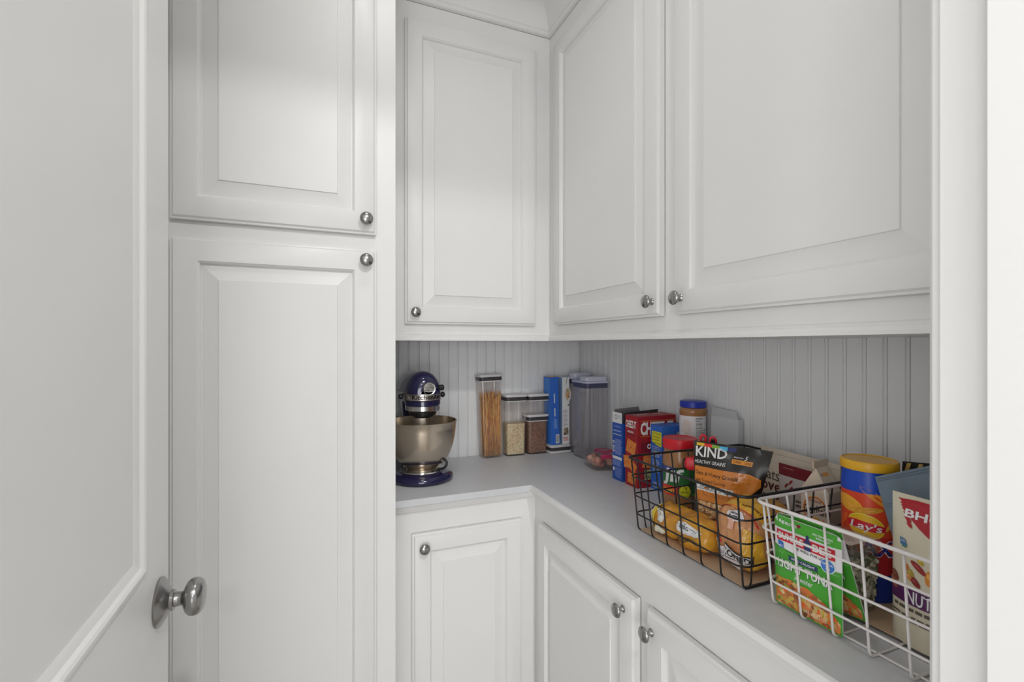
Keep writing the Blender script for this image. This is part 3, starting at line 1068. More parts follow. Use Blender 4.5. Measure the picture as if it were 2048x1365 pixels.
cm = face_map((-0.047, -0.053, 0.0585), (0.094, 0, 0), (0, 0.106, 0), (0, 0, 1))
p.ell(cm, 0.60, 0.55, 0.40, 0.42, ink(178, 36, 92), 0)
p.ell(cm, 0.62, 0.66, 0.24, 0.14, ink(150, 120, 125), 1)
fm2 = face_map((-0.030, -0.0600, 0.042), (0.080, 0, 0), (0, 0.009, 0.016), (0, -1, 0.4))
p.rect(fm2, 0.0, 0.1, 0.55, 1.0, ink(178, 40, 88), 0, 1, 1)
p.build(t, 'label')

# ------------------------------------------------------------------ boxes and jars along the right wall
# blue carton with its top flaps open
bx0, bx1, by0, by1 = 0.9555, 1.112, 1.3430, 1.4000
bw, bd, bh = bx1 - bx0, by1 - by0, 0.196
t = thing('snack_box', 'blue snack box with its top flaps open behind the red cracker box', 'box', ((bx0 + bx1) / 2, (by0 + by1) / 2, CT))
bevel_box('carton_body', (-bw / 2, -bd / 2, 0), (bw / 2, bd / 2, bh), ink(34, 72, 152), t, 0.0007, 1)
GREYB = ink(112, 110, 112, 0.7)
MB().box((-bw / 2 - 0.0004, -bd / 2 + 0.001, bh), (-bw / 2 + 0.0006, bd / 2 - 0.001, bh + 0.036)).build('end_flap', ink(205, 205, 208, 0.6), t)
MB().add([(-bw / 2 + 0.004, bd / 2, bh), (bw / 2 - 0.03, bd / 2, bh), (bw / 2 - 0.05, bd / 2 - 0.006, bh + 0.048), (-bw / 2 + 0.006, bd / 2 - 0.006, bh + 0.044),
          (-bw / 2 + 0.004, bd / 2 + 0.001, bh), (bw / 2 - 0.03, bd / 2 + 0.001, bh), (bw / 2 - 0.05, bd / 2 - 0.005, bh + 0.048), (-bw / 2 + 0.006, bd / 2 - 0.005, bh + 0.044)],
         [(0, 1, 2, 3), (4, 7, 6, 5), (0, 4, 5, 1), (1, 5, 6, 2), (2, 6, 7, 3), (3, 7, 4, 0)]).build('long_flap', GREYB, t)
MB().add([(-bw / 2 + 0.006, -bd / 2, bh), (bw / 2 - 0.01, -bd / 2, bh), (bw / 2 - 0.01, -bd / 2 - 0.004, bh + 0.044), (-bw / 2 + 0.006, -bd / 2 - 0.004, bh + 0.038),
          (-bw / 2 + 0.006, -bd / 2 + 0.001, bh), (bw / 2 - 0.01, -bd / 2 + 0.001, bh), (bw / 2 - 0.01, -bd / 2 - 0.003, bh + 0.044), (-bw / 2 + 0.006, -bd / 2 - 0.003, bh + 0.038)],
         [(0, 1, 2, 3), (4, 7, 6, 5), (0, 4, 5, 1), (1, 5, 6, 2), (2, 6, 7, 3), (3, 7, 4, 0)]).build('long_flap', ink(48, 46, 48, 0.7), t)
p = Print()
M = box_maps(bw, bd, bh)
L_ = M['L']
p.lines(L_, 0.24, 0.915, 0.86, 0.955, 1, ink(110, 130, 190), 1, 0.5, 0.1)
p.lines(L_, 0.14, 0.84, 0.95, 0.88, 1, ink(150, 165, 215), 1, 0.5, 0.1)
p.lines(L_, 0.12, 0.785, 0.95, 0.81, 1, INKW, 1, 0.5, 0.1)
for y in (0.655, 0.575, 0.505):
    p.ell(L_, 0.15, y, 0.10, 0.028, INKW, 1)
    p.ell(L_, 0.15, y, 0.05, 0.015, ink(60, 80, 140), 2)
p.lines(L_, 0.30, 0.45, 0.98, 0.72, 14, ink(150, 165, 205), 1, 0.4, 0.2)
p.rect(L_, 0.06, 0.365, 0.99, 0.415, ink(200, 204, 215), 1, 1, 1)
p.lines(L_, 0.06, 0.25, 0.98, 0.355, 6, ink(150, 165, 205), 1, 0.4, 0.2)
p.ell(L_, 0.17, 0.185, 0.10, 0.032, INKW, 1)
p.lines(L_, 0.32, 0.05, 0.98, 0.23, 9, ink(130, 148, 195), 1, 0.4, 0.2)
p.build(t)
p = Print()
lf = face_map((-bw / 2 - 0.0004, bd / 2, bh), (0, -bd, 0), (0, 0, 0.036), (-1, 0, 0))
p.ring(lf, 0.40, 0.55, 0.13, 0.20, 0.25, ink(90, 90, 95), 0)
p.lines(lf, 0.60, 0.45, 0.95, 0.75, 3, ink(150, 150, 155), 0)
p.build(t)

# red cracker box
w, d_, h = 1.1125 - 0.9565, 0.0645, 0.2310
t, M = carton('cracker_box', 'red cracker box with orange cheese crackers printed on it', ((0.9565 + 1.1125) / 2, 1.2620 + d_ / 2, CT), w, d_, h, ink(140, 24, 34))
p = Print()
CRK = mottled('cracker_print', [(196, 96, 40), (214, 116, 52), (228, 138, 70)], 240)
EDGE = ink(232, 160, 80)


def cracker(mp, cu, cv, a, su, sv, layer):
    pts = []
    for i in range(4):
        ang = a + PI / 2 * i
        for q in (-0.16, 0.0, 0.16):
            rr = 1.0 if q == 0 else 0.86
            pts.append((cu + su * rr * math.cos(ang + q), cv + sv * rr * math.sin(ang + q)))
    p.poly(mp, pts, CRK, layer)
    p.ell(mp, cu, cv, su * 0.07, sv * 0.07, ink(120, 50, 20), layer + 1, 8)
    for i in range(4):
        b = a + PI / 4 + PI / 2 * i
        p.ell(mp, cu + su * 0.42 * math.cos(b), cv + sv * 0.42 * math.sin(b), su * 0.045, sv * 0.045, ink(150, 66, 26), layer + 1, 8)


L_, F_ = M['L'], M['F']
p.text(L_, 'CHEEZ-IT', 0.05, 0.825, 0.92, 0.930, INKW, 1, 0.08, 0.08)
p.text(L_, 'ORIGINAL', 0.20, 0.755, 0.72, 0.785, INKW, 1, 0.04)
p.rect(L_, 0.14, 0.715, 0.84, 0.735, ink(110, 14, 24), 1, 1, 1)
cracker(L_, 0.50, 0.555, 0.55, 0.52, 0.135, 1)
cracker(L_, 0.22, 0.335, 0.9, 0.48, 0.125, 2)
cracker(L_, 0.66, 0.28, 0.25, 0.34, 0.10, 1)
cracker(L_, 0.55, 0.115, 0.75, 0.46, 0.105, 3)
p.rect(F_, 0.08, 0.93, 0.96, 0.938, ink(200, 120, 40), 1, 1, 1)
p.text(F_, 'CHEEZ-IT', 0.08, 0.735, 0.93, 0.920, INKW, 1, 0.10, 0.05)
p.rect(F_, 0.08, 0.715, 0.96, 0.722, ink(200, 120, 40), 1, 1, 1)
p.rect(F_, 0.10, 0.50, 0.90, 0.64, ink(112, 18, 30), 1, 1, 1)
p.ring(F_, 0.30, 0.575, 0.055, 0.036, 0.5, INKW, 2)
p.text(F_, 'riginal', 0.38, 0.54, 0.85, 0.61, INKW, 2, 0.04)
cracker(F_, 0.28, 0.37, 0.6, 0.20, 0.14, 2)
cracker(F_, 0.66, 0.30, 0.9, 0.22, 0.15, 2)
p.rect(F_, 0.16, 0.10, 0.36, 0.26, INKK, 3, 1, 1)
p.rect(F_, 0.175, 0.11, 0.345, 0.25, ink(176, 170, 110), 4, 1, 1)
p.text(F_, '100%', 0.19, 0.19, 0.33, 0.235, INKK, 5, 0.04)
p.text(F_, 'REAL', 0.19, 0.125, 0.33, 0.175, INKK, 5, 0.04)
p.text(M['T'], 'CHEEZ-IT', 0.10, 0.35, 0.46, 0.75, ink(210, 170, 165), 1, 0.05)
p.text(M['T'], 'ORIGINAL', 0.56, 0.40, 0.82, 0.70, ink(200, 150, 140), 1, 0.03)
p.build(t)

# blue cookie box
w, d_, h = 0.095, 0.0535, 0.2060
t, M = carton('cookie_box', 'blue cookie box with a yellow note standing before the red cracker box', (1.0055 + w / 2, 1.2035 + d_ / 2, CT), w, d_, h, ink(44, 96, 178))
p = Print()
L_, F_ = M['L'], M['F']
YEL = ink(226, 196, 48)
p.rect(L_, 0.12, 0.74, 0.98, 0.905, YEL, 1, 1, 1)
p.poly(L_, [(0.12, 0.74), (0.98, 0.74), (0.98, 0.68), (0.80, 0.685), (0.5, 0.70), (0.25, 0.722)], YEL, 1)
for i, s in enumerate(('Girl Scout', 'Cookies', 'provide', 'real fun!')):
    p.text(L_, s, 0.18 + 0.04 * (i % 2), 0.862 - 0.05 * i, 0.92 - 0.06 * (i % 3), 0.892 - 0.05 * i, ink(40, 80, 60), 2, 0.02)
p.text(L_, 'The Ultimate', 0.12, 0.655, 0.80, 0.675, INKW, 1, 0.02)
p.text(L_, 'Cookie Program', 0.12, 0.622, 0.92, 0.642, INKW, 1, 0.02)
p.lines(L_, 0.14, 0.57, 0.85, 0.61, 2, ink(206, 206, 90), 1)
p.ell(L_, 0.92, 0.585, 0.08, 0.025, ink(214, 170, 150), 1)
p.lines(L_, 0.12, 0.505, 0.85, 0.56, 3, ink(190, 205, 230), 1)
p.lines(L_, 0.20, 0.27, 0.86, 0.47, 9, ink(170, 190, 225), 1, 0.4, 0.25)
p.text(L_, 'trefoils', 0.22, 0.09, 0.78, 0.125, INKW, 1, 0.03)
p.lines(L_, 0.20, 0.03, 0.75, 0.07, 2, ink(170, 190, 225), 1)
p.poly(F_, [(0.0, 0.02), (1.0, 0.02), (1.0, 0.90), (0.86, 0.86)], ink(156, 104, 52), 1)
p.poly(F_, [(0.0, 0.45), (0.06, 0.45), (0.80, 0.88), (0.72, 0.90)], ink(206, 200, 190), 2)
p.text(F_, 'girl scouts', 0.16, 0.79, 0.56, 0.825, ink(190, 205, 235), 2, 0.02, 0, 0.02)
p.poly(F_, [(0.62, 0.87), (0.655, 0.845), (0.69, 0.87), (0.655, 0.895)], INKW, 2)
p.poly(F_, [(0.60, 0.885), (0.655, 0.875), (0.71, 0.885), (0.655, 0.905)], INKW, 2)
p.build(t)

# two stacked peanut butter jars near the wall
PBUT = principled('peanut_butter', tuple(s2l(q) * 1.35 for q in (150, 104, 62)), 0.3, coat=0.5)


def pb_jar(label, loc, lidmat, h=0.1450, r=0.0400, rz=0):
    t = thing('peanut_butter_jar', label, 'jar', loc, rz, 'stacked peanut butter jars')
    MB().lathe([(0, 0), (r * 0.86, 0), (r * 0.97, 0.004), (r, 0.010), (r, h * 0.13), (r * 0.985, h * 0.15), (r * 0.985, h * 0.74), (r, h * 0.76), (r, h * 0.80), (r * 0.95, h * 0.835), (r * 0.90, h * 0.86), (0, h * 0.86)], 36).build('jar_body', PBUT, t, 40)
    mb = MB()
    R2 = r * 0.97
    prof = [(0, h * 0.865), (R2 - 0.002, h * 0.865), (R2, h * 0.875), (R2, h * 0.985), (R2 - 0.002, h * 0.997), (R2 - 0.004, h), (0, h)]
    mb.lathe(prof, 60)
    mb.build('lid', lidmat, t, 40)
    p = Print(0.0004)
    mp = cyl_map(lambda z: r * 0.986, h, -PI / 2, 2 * PI)
    p.rect(mp, 0, 0.20, 1, 0.70, ink(206, 198, 200), 0, 48, 1)
    p.rect(mp, 0.50, 0.205, 0.66, 0.695, ink(214, 214, 222), 1, 8, 1)
    p.text(mp, 'Nutrition', 0.512, 0.635, 0.60, 0.68, INKK, 2, 0.03)
    p.text(mp, 'Facts', 0.512, 0.585, 0.565, 0.625, INKK, 2, 0.03)
    p.lines(mp, 0.512, 0.44, 0.60, 0.575, 5, ink(70, 70, 80), 2, 0.4)
    p.text(mp, 'Calories 190', 0.512, 0.39, 0.64, 0.43, INKK, 2, 0.02)
    p.lines(mp, 0.512, 0.215, 0.65, 0.38, 7, ink(90, 90, 100), 2, 0.4)
    p.lines(mp, 0.67, 0.22, 0.78, 0.68, 16, ink(110, 110, 118), 2, 0.4)
    p.ell(mp, 0.40, 0.45, 0.07, 0.16, ink(190, 178, 172), 1, 18, 0, 0.2)
    p.build(t, 'label')
    return t


BLID = ink(28, 46, 150, 0.35)
pb_jar('lower jar of the peanut butter stack, hidden behind the red-lidded jar', (1.0805, 1.1500, CT), BLID)
pb_jar('blue-lidded peanut butter jar on top of the stack by the wall', (1.0805, 1.1500, CT + 0.1452), BLID, rz=-0.62)

# large peanut butter jar with a red lid
t = thing('peanut_butter_jar', 'peanut butter jar with red lid and green label beside the black basket', 'jar', (0.9560, 1.0680, CT), -0.72)
r, h = 0.0470, 0.2000
MB().lathe([(0, 0), (r * 0.84, 0), (r * 0.95, 0.004), (r, 0.012), (r, 0.040), (r * 0.975, 0.044), (r * 0.975, 0.125), (r, 0.130), (r, 0.142), (r * 0.96, 0.155), (r * 0.90, 0.166), (r * 0.88, 0.176), (0, 0.176)], 40).build('jar_body', PBUT, t, 40)
MB().lathe([(0, 0.172), (r * 0.99, 0.172), (r * 1.0, 0.174), (r * 1.0, 0.194), (r * 0.985, 0.1985), (r * 0.95, 0.200), (r * 0.90, 0.1990), (0, 0.1990)], 56).build('lid', ink(186, 22, 36, 0.35), t, 40)
p = Print(0.0004)
mp = cyl_map(lambda z: r * 0.976, 0.2, -PI / 2, 2 * PI)
p.rect(mp, 0, 0.225, 1, 0.62, ink(34, 96, 44), 0, 56, 1)
p.rect(mp, 0.28, 0.53, 0.46, 0.62, ink(52, 60, 120), 1, 12, 1)
p.rect(mp, 0.28, 0.225, 0.50, 0.36, ink(196, 50, 30), 1, 12, 1)
p.text(mp, 'Jif', 0.315, 0.36, 0.535, 0.60, INKW, 3, 0.07, 0.1)
p.text(mp, 'CREAMY', 0.31, 0.25, 0.45, 0.32, ink(235, 170, 60), 3, 0.04)
p.ell(mp, 0.545, 0.300, 0.055, 0.085, ink(214, 206, 40), 2, 24)
p.ring(mp, 0.545, 0.315, 0.049, 0.082, 0.06, ink(40, 90, 40), 3)
p.text(mp, '7g', 0.525, 0.325, 0.565, 0.375, ink(40, 70, 40), 4, 0.02)
p.text(mp, 'PROTEIN', 0.512, 0.275, 0.578, 0.305, ink(40, 70, 40), 4, 0.02)
p.rect(mp, 0.62, 0.24, 0.66, 0.255, ink(120, 200, 60), 1, 4, 1)
p.build(t, 'label')

# grey opened carton standing flat against the wall
t = thing('opened_carton', 'plain grey cardboard carton with an open flap leaning against the beadboard', 'box', (1.1120, 1.0500, CT), -PI / 2)
CG = ink(184, 187, 190, 0.75)
bevel_box('carton_body', (-0.050, -0.009, 0), (0.050, 0.011, 0.250), CG, t, 0.0008, 1)
MB().add([(-0.050, -0.0080, 0.250), (0.050, -0.0080, 0.250), (0.030, 0.006, 0.270), (-0.058, 0.004, 0.276), (-0.050, -0.0068, 0.250), (0.050, -0.0068, 0.250), (0.030, 0.0072, 0.270), (-0.058, 0.0052, 0.276)],
         [(0, 1, 2, 3), (7, 6, 5, 4), (0, 4, 5, 1), (1, 5, 6, 2), (2, 6, 7, 3), (3, 7, 4, 0)]).build('top_flap', ink(172, 174, 176, 0.75), t)


# ------------------------------------------------------------------ wire baskets
def basket(name, label, top, bot, ztop, mat, nfront, nside, r, rrim):
    """top/bot = (x0, x1, y0, y1) of the rim and of the floor"""
    cx, cy = (top[0] + top[1]) / 2, (top[2] + top[3]) / 2
    t = thing(name, label, 'basket', (cx, cy, CT))

    def rect_at(z):
        k = z / ztop
        return [bot[i] + (top[i] - bot[i]) * k for i in range(4)]

    def ring(z, rr, nm):
        a = rect_at(z)
        pts = rrect(a[1] - a[0], a[3] - a[2], 0.020, z, 5, (a[0] + a[1]) / 2 - cx, (a[2] + a[3]) / 2 - cy)
        MB().tube(pts, rr, 8, True).build(nm, mat, t, True, False)
    ring(ztop, rrim, 'rim')
    for q in (0.75, 0.50, 0.25):
        ring(ztop * q, r, 'ring_wire')

    def u_wire(a, b):
        """a = top end, b = the other top end; runs down, across the floor and up"""
        zb = r + 0.0006
        f = 0.012
        A, B = Vector(a), Vector(b)
        A0, B0 = Vector((a[3], a[4], zb)), Vector((b[3], b[4], zb))
        A, B = Vector(a[:3]), Vector(b[:3])
        ua, ub = (A - A0).normalized(), (B - B0).normalized()
        w = (B0 - A0).normalized()
        pts = [A]
        for i in range(6):
            s = i / 5
            pts.append(A0 + ua * f * (1 - s) ** 2 + w * f * s ** 2)
        for i in range(6):
            s = i / 5
            pts.append(B0 - w * f * (1 - s) ** 2 + ub * f * s ** 2)
        pts.append(B)
        MB().tube(pts, r, 6).build('upright_wire', mat, t, True, False)
    for i in range(nfront):
        s = (i + 0.0) / (nfront - 1)
        e = 0.016
        yt = top[2] + e + (top[3] - top[2] - 2 * e) * s - cy
        yb = bot[2] + e * 0.15 + (bot[3] - bot[2] - e * 0.3) * s - cy
        u_wire((top[0] - cx + 2 * r, yt, ztop, bot[0] - cx + 2 * r, yb), (top[1] - cx - 2 * r, yt, ztop, bot[1] - cx - 2 * r, yb))
    for i in range(nside):
        s = (i + 0.5) / nside
        xt = top[0] + (top[1] - top[0]) * s - cx
        xb = bot[0] + (bot[1] - bot[0]) * s - cx
        u_wire((xt, top[2] - cy + 2 * r, ztop, xb, bot[2] - cy + 2 * r), (xt, top[3] - cy - 2 * r, ztop, xb, bot[3] - cy - 2 * r))
    return t


BT, BB = (0.7235, 1.1120, 0.6440, 0.9990), (0.7385, 1.0970, 0.6590, 0.9770)
basket('wire_basket', 'black wire basket full of bread and pouches', BT, BB, 0.1810, BLACKWIRE, 7, 7, 0.00185, 0.0030)
WT, WB = (0.7335, 1.1000, 0.2700, 0.6300), (0.7480, 1.0860, 0.2850, 0.6080)
basket('wire_basket', 'white wire basket holding the tuna pouches and the chip canister', WT, WB, 0.1810, WHITEWIRE, 7, 7, 0.0021, 0.0031)
BZ = CT + 0.0062                 # what stands in a basket stands on its floor wires
o = MB().box((-0.172, -0.153, 0), (0.172, 0.153, 0.0012)).build('basket_liner', CARD)
o.location = (0.9180, 0.8180, CT + 0.0050)
tag(o, 'tan cardboard liner on the floor of the black basket', 'liner')
o = MB().box((-0.120, -0.150, 0), (0.120, 0.150, 0.0012)).build('basket_liner', CARD)
o.location = (0.9560, 0.4470, CT + 0.0052)
tag(o, 'tan cardboard liner on the floor of the white basket', 'liner')


# ------------------------------------------------------------------ pouches
def pouch(name, label, quad, T, mats, loc, rz, cat='pouch', nu=22, nv=24, wr=0.0015, seed=0, gus=0.55, tilt=0.0, topflat=0.12, yaw=0.0):
    """soft pouch: quad = BL, BR, TR, TL in (x, z); thick at the bottom, sealed flat at the top. Returns thing and front map."""
    t = thing(name, label, cat, loc, rz)
    if tilt:
        t.rotation_euler = (tilt, 0, rz)
    BL, BR, TR, TL = [Vector(q) for q in quad]

    def bulge(u, v):
        a = max(0.0, math.sin(PI * min(1, max(0, u)))) ** 0.55
        b = gus + (1 - gus) * math.sin(PI * min(1.0, v * 1.25 + 0.12)) if v < 0.7 else None
        if b is None:
            b7 = gus + (1 - gus) * math.sin(PI * min(1.0, 0.7 * 1.25 + 0.12))
            b = b7 * max(0.0, (1 - topflat - v) / (0.3 - topflat)) if v < 1 - topflat else 0.0
        return 0.0008 + T / 2 * a * b

    def S(u, v, side):
        c = (BL * (1 - u) + BR * u) * (1 - v) + (TL * (1 - u) + TR * u) * v
        w = noise.noise(Vector((u * 5 + seed, v * 6, seed * 1.7))) * wr + noise.noise(Vector((u * 14 + seed, v * 12, 3 + seed))) * wr * 0.4
        fade = min(1, 12 * u, 12 * (1 - u))
        y = bulge(u, v)
        return Vector((c.x, side * y + (w * fade if side < 0 else 0), c.y))
    mb = MB()
    for side in (-1, 1):
        v = [S(i / nu, j / nv, side) for j in range(nv + 1) for i in range(nu + 1)]
        f = [(j * (nu + 1) + i, j * (nu + 1) + i + 1, (j + 1) * (nu + 1) + i + 1, (j + 1) * (nu + 1) + i) for j in range(nv) for i in range(nu)]
        if side > 0:
            f = [tuple(reversed(q)) for q in f]
        mb.add(v, f)
    # close bottom and sides
    mb.add([S(i / nu, 0, -1) for i in range(nu + 1)] + [S(i / nu, 0, 1) for i in range(nu + 1)], [(i + 1, i, nu + 1 + i, nu + 2 + i) for i in range(nu)])
    mb.build('pouch_body', mats, t, True, False)

    def mp(u, v, off):
        q = S(u, v, -1)
        du = S(min(1, u + 0.01), v, -1) - S(max(0, u - 0.01), v, -1)
        dv = S(u, min(1, v + 0.01), -1) - S(u, max(0, v - 0.01), -1)
        n = du.cross(dv)
        n = n.normalized() if n.length > 1e-9 else Vector((0, -1, 0))
        return q + n * off
    return t, mp


# granola pouch
kx0, ky0, kx1, ky1 = 0.852, 0.904, 0.934, 0.752
kw = math.hypot(kx1 - kx0, ky1 - ky0)
ka = math.atan2(ky1 - ky0, kx1 - kx0)
KBLK = principled('matt_black_film', (0.016, 0.013, 0.011), 0.33, coat=0.15)
t, mp = pouch('granola_pouch', 'black and orange granola pouch with a clear window leaning in the black basket', [(0.004, 0), (kw * 0.70, 0.0), (kw, 0.218), (0, 0.222)], 0.040, KBLK, (kx0, ky0, BZ + 0.002), ka, seed=2, wr=0.0045)
p = Print(0.0006)
ORG = principled('orange_film', tuple(s2l(q) * 1.3 for q in (196, 118, 40)), 0.28, coat=0.4)
p.rect(mp, 0.02, 0.38, 0.80, 0.735, ORG, 0, 16, 10)
p.poly(mp, [(0.80, 0.46), (0.97, 0.62), (0.95, 0.70), (0.80, 0.735)], ORG, 0)
p.poly(mp, [(0.66, 0.385), (0.80, 0.385), (0.80, 0.47), (0.74, 0.44)], ORG, 1)
GRA = mottled('granola_clusters', [(120, 84, 54), (166, 124, 84), (196, 158, 114), (212, 184, 144)], 140, 0.7, 0.9)
p.rect(mp, 0.05, 0.05, 0.92, 0.375, GRA, 0, 18, 10)
p.rect(mp, 0.02, 0.0, 0.98, 0.06, principled('orange_brown_film', tuple(s2l(q) * 1.3 for q in (150, 84, 34)), 0.3), 1, 16, 3)
for i, c in enumerate(((200, 160, 40), (196, 40, 36), (110, 150, 50), (70, 160, 206), (30, 40, 100))):
    p.rect(mp, 0.04 + i * 0.105, 0.952 - 0.004 * i, 0.145 + i * 0.105, 0.985 - 0.002 * i, ink(*c), 1, 3, 1)
p.text(mp, 'KIND', 0.03, 0.835, 0.46, 0.945, INKW, 2, 0.05, 0, 0.012)
p.text(mp, 'HEALTHY GRAINS', 0.02, 0.765, 0.46, 0.800, INKW, 2, 0.012, 0, 0.010)
p.text(mp, 'MADE WITH', 0.55, 0.875, 0.67, 0.890, INKW, 2, 0.01)
p.text(mp, '5', 0.69, 0.865, 0.73, 0.910, INKW, 2, 0.01, 0.3)
p.rect(mp, 0.53, 0.815, 0.80, 0.860, ink(196, 128, 44), 1, 8, 1)
p.text(mp, 'SUPER GRAINS', 0.55, 0.825, 0.785, 0.850, ink(60, 36, 14), 2, 0.015)
p.text(mp, 'Oats & Honey Granola', 0.03, 0.635, 0.66, 0.690, ink(40, 24, 12), 2, 0.02)
p.text(mp, 'with Toasted Coconut', 0.03, 0.575, 0.50, 0.610, ink(60, 36, 16), 2, 0.01)
p.rect(mp, 0.02, 0.485, 0.62, 0.550, ink(214, 208, 200), 1, 12, 1)
p.text(mp, 'GOOD SOURCE OF FIBER', 0.03, 0.497, 0.61, 0.538, ink(36, 40, 54), 2, 0.03)
p.lines(mp, 0.06, 0.435, 0.62, 0.475, 2, ink(120, 70, 26), 1, 0.35, 0.2)
p.build(t)
rnd = random.Random(11)
mb = MB()
for i in range(340):
    u, v = rnd.uniform(0.08, 0.84), rnd.uniform(0.075, 0.345)
    q = mp(u, v, 0.0012)
    s = rnd.uniform(0.0022, 0.0046)
    mb.lathe([(0, -s), (s * 0.8, -s * 0.5), (s, 0.1 * s), (s * 0.6, s * 0.75), (0, s)], 6, Matrix.Translation(q) @ Matrix.Rotation(rnd.uniform(0, 3), 4, Vector((rnd.random(), rnd.random(), 1)).normalized()), i % 3)
o = mb.build('granola', [ink(150, 108, 70, 0.7), ink(188, 148, 104, 0.7), ink(206, 174, 132, 0.7)], t, False, False)
o['kind'] = 'stuff'
# red and black bag clip on the pouch's left top corner
t = thing('bag_clip', 'red and black clip gripping the top corner of the granola pouch', 'clip', (0.8735, 0.9130, CT + 0.186), ka + 0.3)
RED = ink(178, 28, 40, 0.35)


def loop_part(nm, cx, cz, rx, rz_, mat, tz=0.0):
    pts = [(cx + rx * math.cos(2 * PI * i / 18), 0.0, cz + rz_ * math.sin(2 * PI * i / 18)) for i in range(18)]
    return MB().tube(pts, 0.0034, 8, True).build(nm, mat, t, True, False)


loop_part('handle_loop', 0.012, 0.044, 0.0062, 0.0105, RED)
lp = loop_part('handle_loop', 0.034, 0.040, 0.0066, 0.0100, RED)
MB().tube([(0.034 + 0.0030 * math.cos(2 * PI * i / 14), 0.0, 0.040 + 0.0064 * math.sin(2 * PI * i / 14)) for i in range(14)], 0.0034, 8, True).build('grip_pad', BLACK, lp, True, False)
MB().tube([(0.012, 0.0, 0.036), (0.006, -0.001, 0.020), (-0.004, -0.004, 0.004), (-0.012, -0.006, -0.006)], 0.0042, 8).build('arm', RED, t, True, False)
MB().tube([(0.034, 0.0, 0.032), (0.026, -0.001, 0.022), (0.010, -0.003, 0.008)], 0.0038, 8).build('arm', RED, t, True, False)
o = MB().loft([rrect(0.010, 0.006, 0.002, z, 4, -0.016, -0.008) if q == 0 else rrect(0.030 * q, 0.016 * q, 0.006 * q, z, 4, -0.016, -0.008) for z, q in ((-0.032, 0.55), (-0.029, 0.85), (-0.022, 1.0), (-0.010, 1.0), (-0.004, 0.85), (-0.001, 0.5))]).build('grip', RED, t, 50)
MB().tube([(-0.031, -0.014, -0.003), (-0.034, -0.016, -0.012), (-0.033, -0.016, -0.024), (-0.027, -0.016, -0.031)], 0.0022, 6).build('spring', BLACK, t, True, False)

# overnight oats pouch along the back of the black basket
CREAM = ink(190, 178, 162, 0.5)
t, mp = pouch('oats_pouch', 'cream pouch with brown lettering standing at the back of the black basket', [(-0.100, 0), (0.100, 0), (0.104, 0.190), (-0.098, 0.196)], 0.030, CREAM, (1.0720, 0.8000, BZ), -PI / 2, seed=4)
p = Print(0.0006)
BRN = ink(82, 26, 26)
p.text(mp, 'oats', 0.02, 0.60, 0.30, 0.71, ink(70, 60, 56), 1, -0.005)
p.text(mp, 'over', 0.03, 0.46, 0.42, 0.56, BRN, 1, 0.045)
p.text(mp, 'night', 0.06, 0.31, 0.50, 0.43, BRN, 1, 0.045)
p.lines(mp, 0.15, 0.20, 0.60, 0.26, 2, ink(150, 40, 40), 1)
p.rect(mp, 0.0, 0.93, 1.0, 0.936, ink(160, 146, 130), 1, 16, 1)
p.build(t)
# white dried-fruit pouch with a dark red band
t, mp = pouch('fruit_pouch', 'white pouch with a dark red band in front of the cream oats pouch', [(-0.046, 0), (0.046, 0), (0.048, 0.170), (-0.047, 0.172)], 0.018, ink(178, 170, 166, 0.35), (1.0370, 0.7720, BZ), -PI / 2, seed=6)
p = Print(0.0006)
p.rect(mp, 0.0, 0.84, 1.0, 0.998, ink(104, 24, 34), 0, 12, 3)
p.lines(mp, 0.12, 0.935, 0.42, 0.955, 1, ink(180, 120, 120), 1)
for cu, cv in ((0.25, 0.72), (0.35, 0.77), (0.38, 0.69), (0.20, 0.42), (0.45, 0.40), (0.60, 0.38)):
    p.ell(mp, cu, cv, 0.06, 0.022, ink(128, 34, 36), 1, 10, 0.5, 0.2)
p.ell(mp, 0.80, 0.75, 0.15, 0.055, ink(40, 60, 120), 1)
p.lines(mp, 0.71, 0.735, 0.90, 0.775, 1, ink(190, 200, 220), 2, 0.6, 0.1)
p.lines(mp, 0.52, 0.46, 0.95, 0.57, 2, ink(70, 66, 68), 1, 0.6, 0.2)
p.ell(mp, 0.40, 0.16, 0.4, 0.06, ink(176, 130, 50), 1)
p.rect(mp, 0.1, 0.24, 0.7, 0.27, ink(160, 40, 50), 1, 6, 1)
p.build(t)

# goldfish carton: paper carton with a gable top
t = thing('cracker_carton', 'cream gable-top cracker carton with an oval orange logo', 'carton', (1.0060, 0.6950, BZ), math.radians(-82))
w, d_, h1, h2 = 0.056, 0.050, 0.1450, 0.2080
CRM = ink(196, 182, 164, 0.55)
mb = MB()
mb.box((-w / 2, -d_ / 2, 0), (w / 2, d_ / 2, h1))
mb.build('carton_body', CRM, t)
# gable: roof slopes left and right, folded-in triangular ends, ridge fin along local y
g = [(-w / 2, -d_ / 2, h1), (w / 2, -d_ / 2, h1), (w / 2, d_ / 2, h1), (-w / 2, d_ / 2, h1), (0, -d_ / 2 + 0.004, h2 - 0.014), (0, d_ / 2 - 0.004, h2 - 0.014)]
MB().add(g, [(0, 1, 4), (1, 2, 5, 4), (2, 3, 5), (3, 0, 4, 5), (0, 3, 2, 1)]).build('gable_top', CRM, t)
MB().box((-0.0015, -d_ / 2 - 0.006, h2 - 0.0145), (0.0015, d_ / 2 + 0.002, h2)).build('ridge_fin', ink(186, 170, 150, 0.55), t)
p = Print()
M = box_maps(w, d_, h1)
F_, R_ = M['F'], M['R']
p.ring(F_, 0.52, 0.72, 0.44, 0.20, 0.12, ink(206, 116, 44), 1, 30, 0.5, 5.6)
p.text(F_, 'Goldfish', 0.12, 0.66, 0.92, 0.79, INKK, 2, 0.02, 0.1)
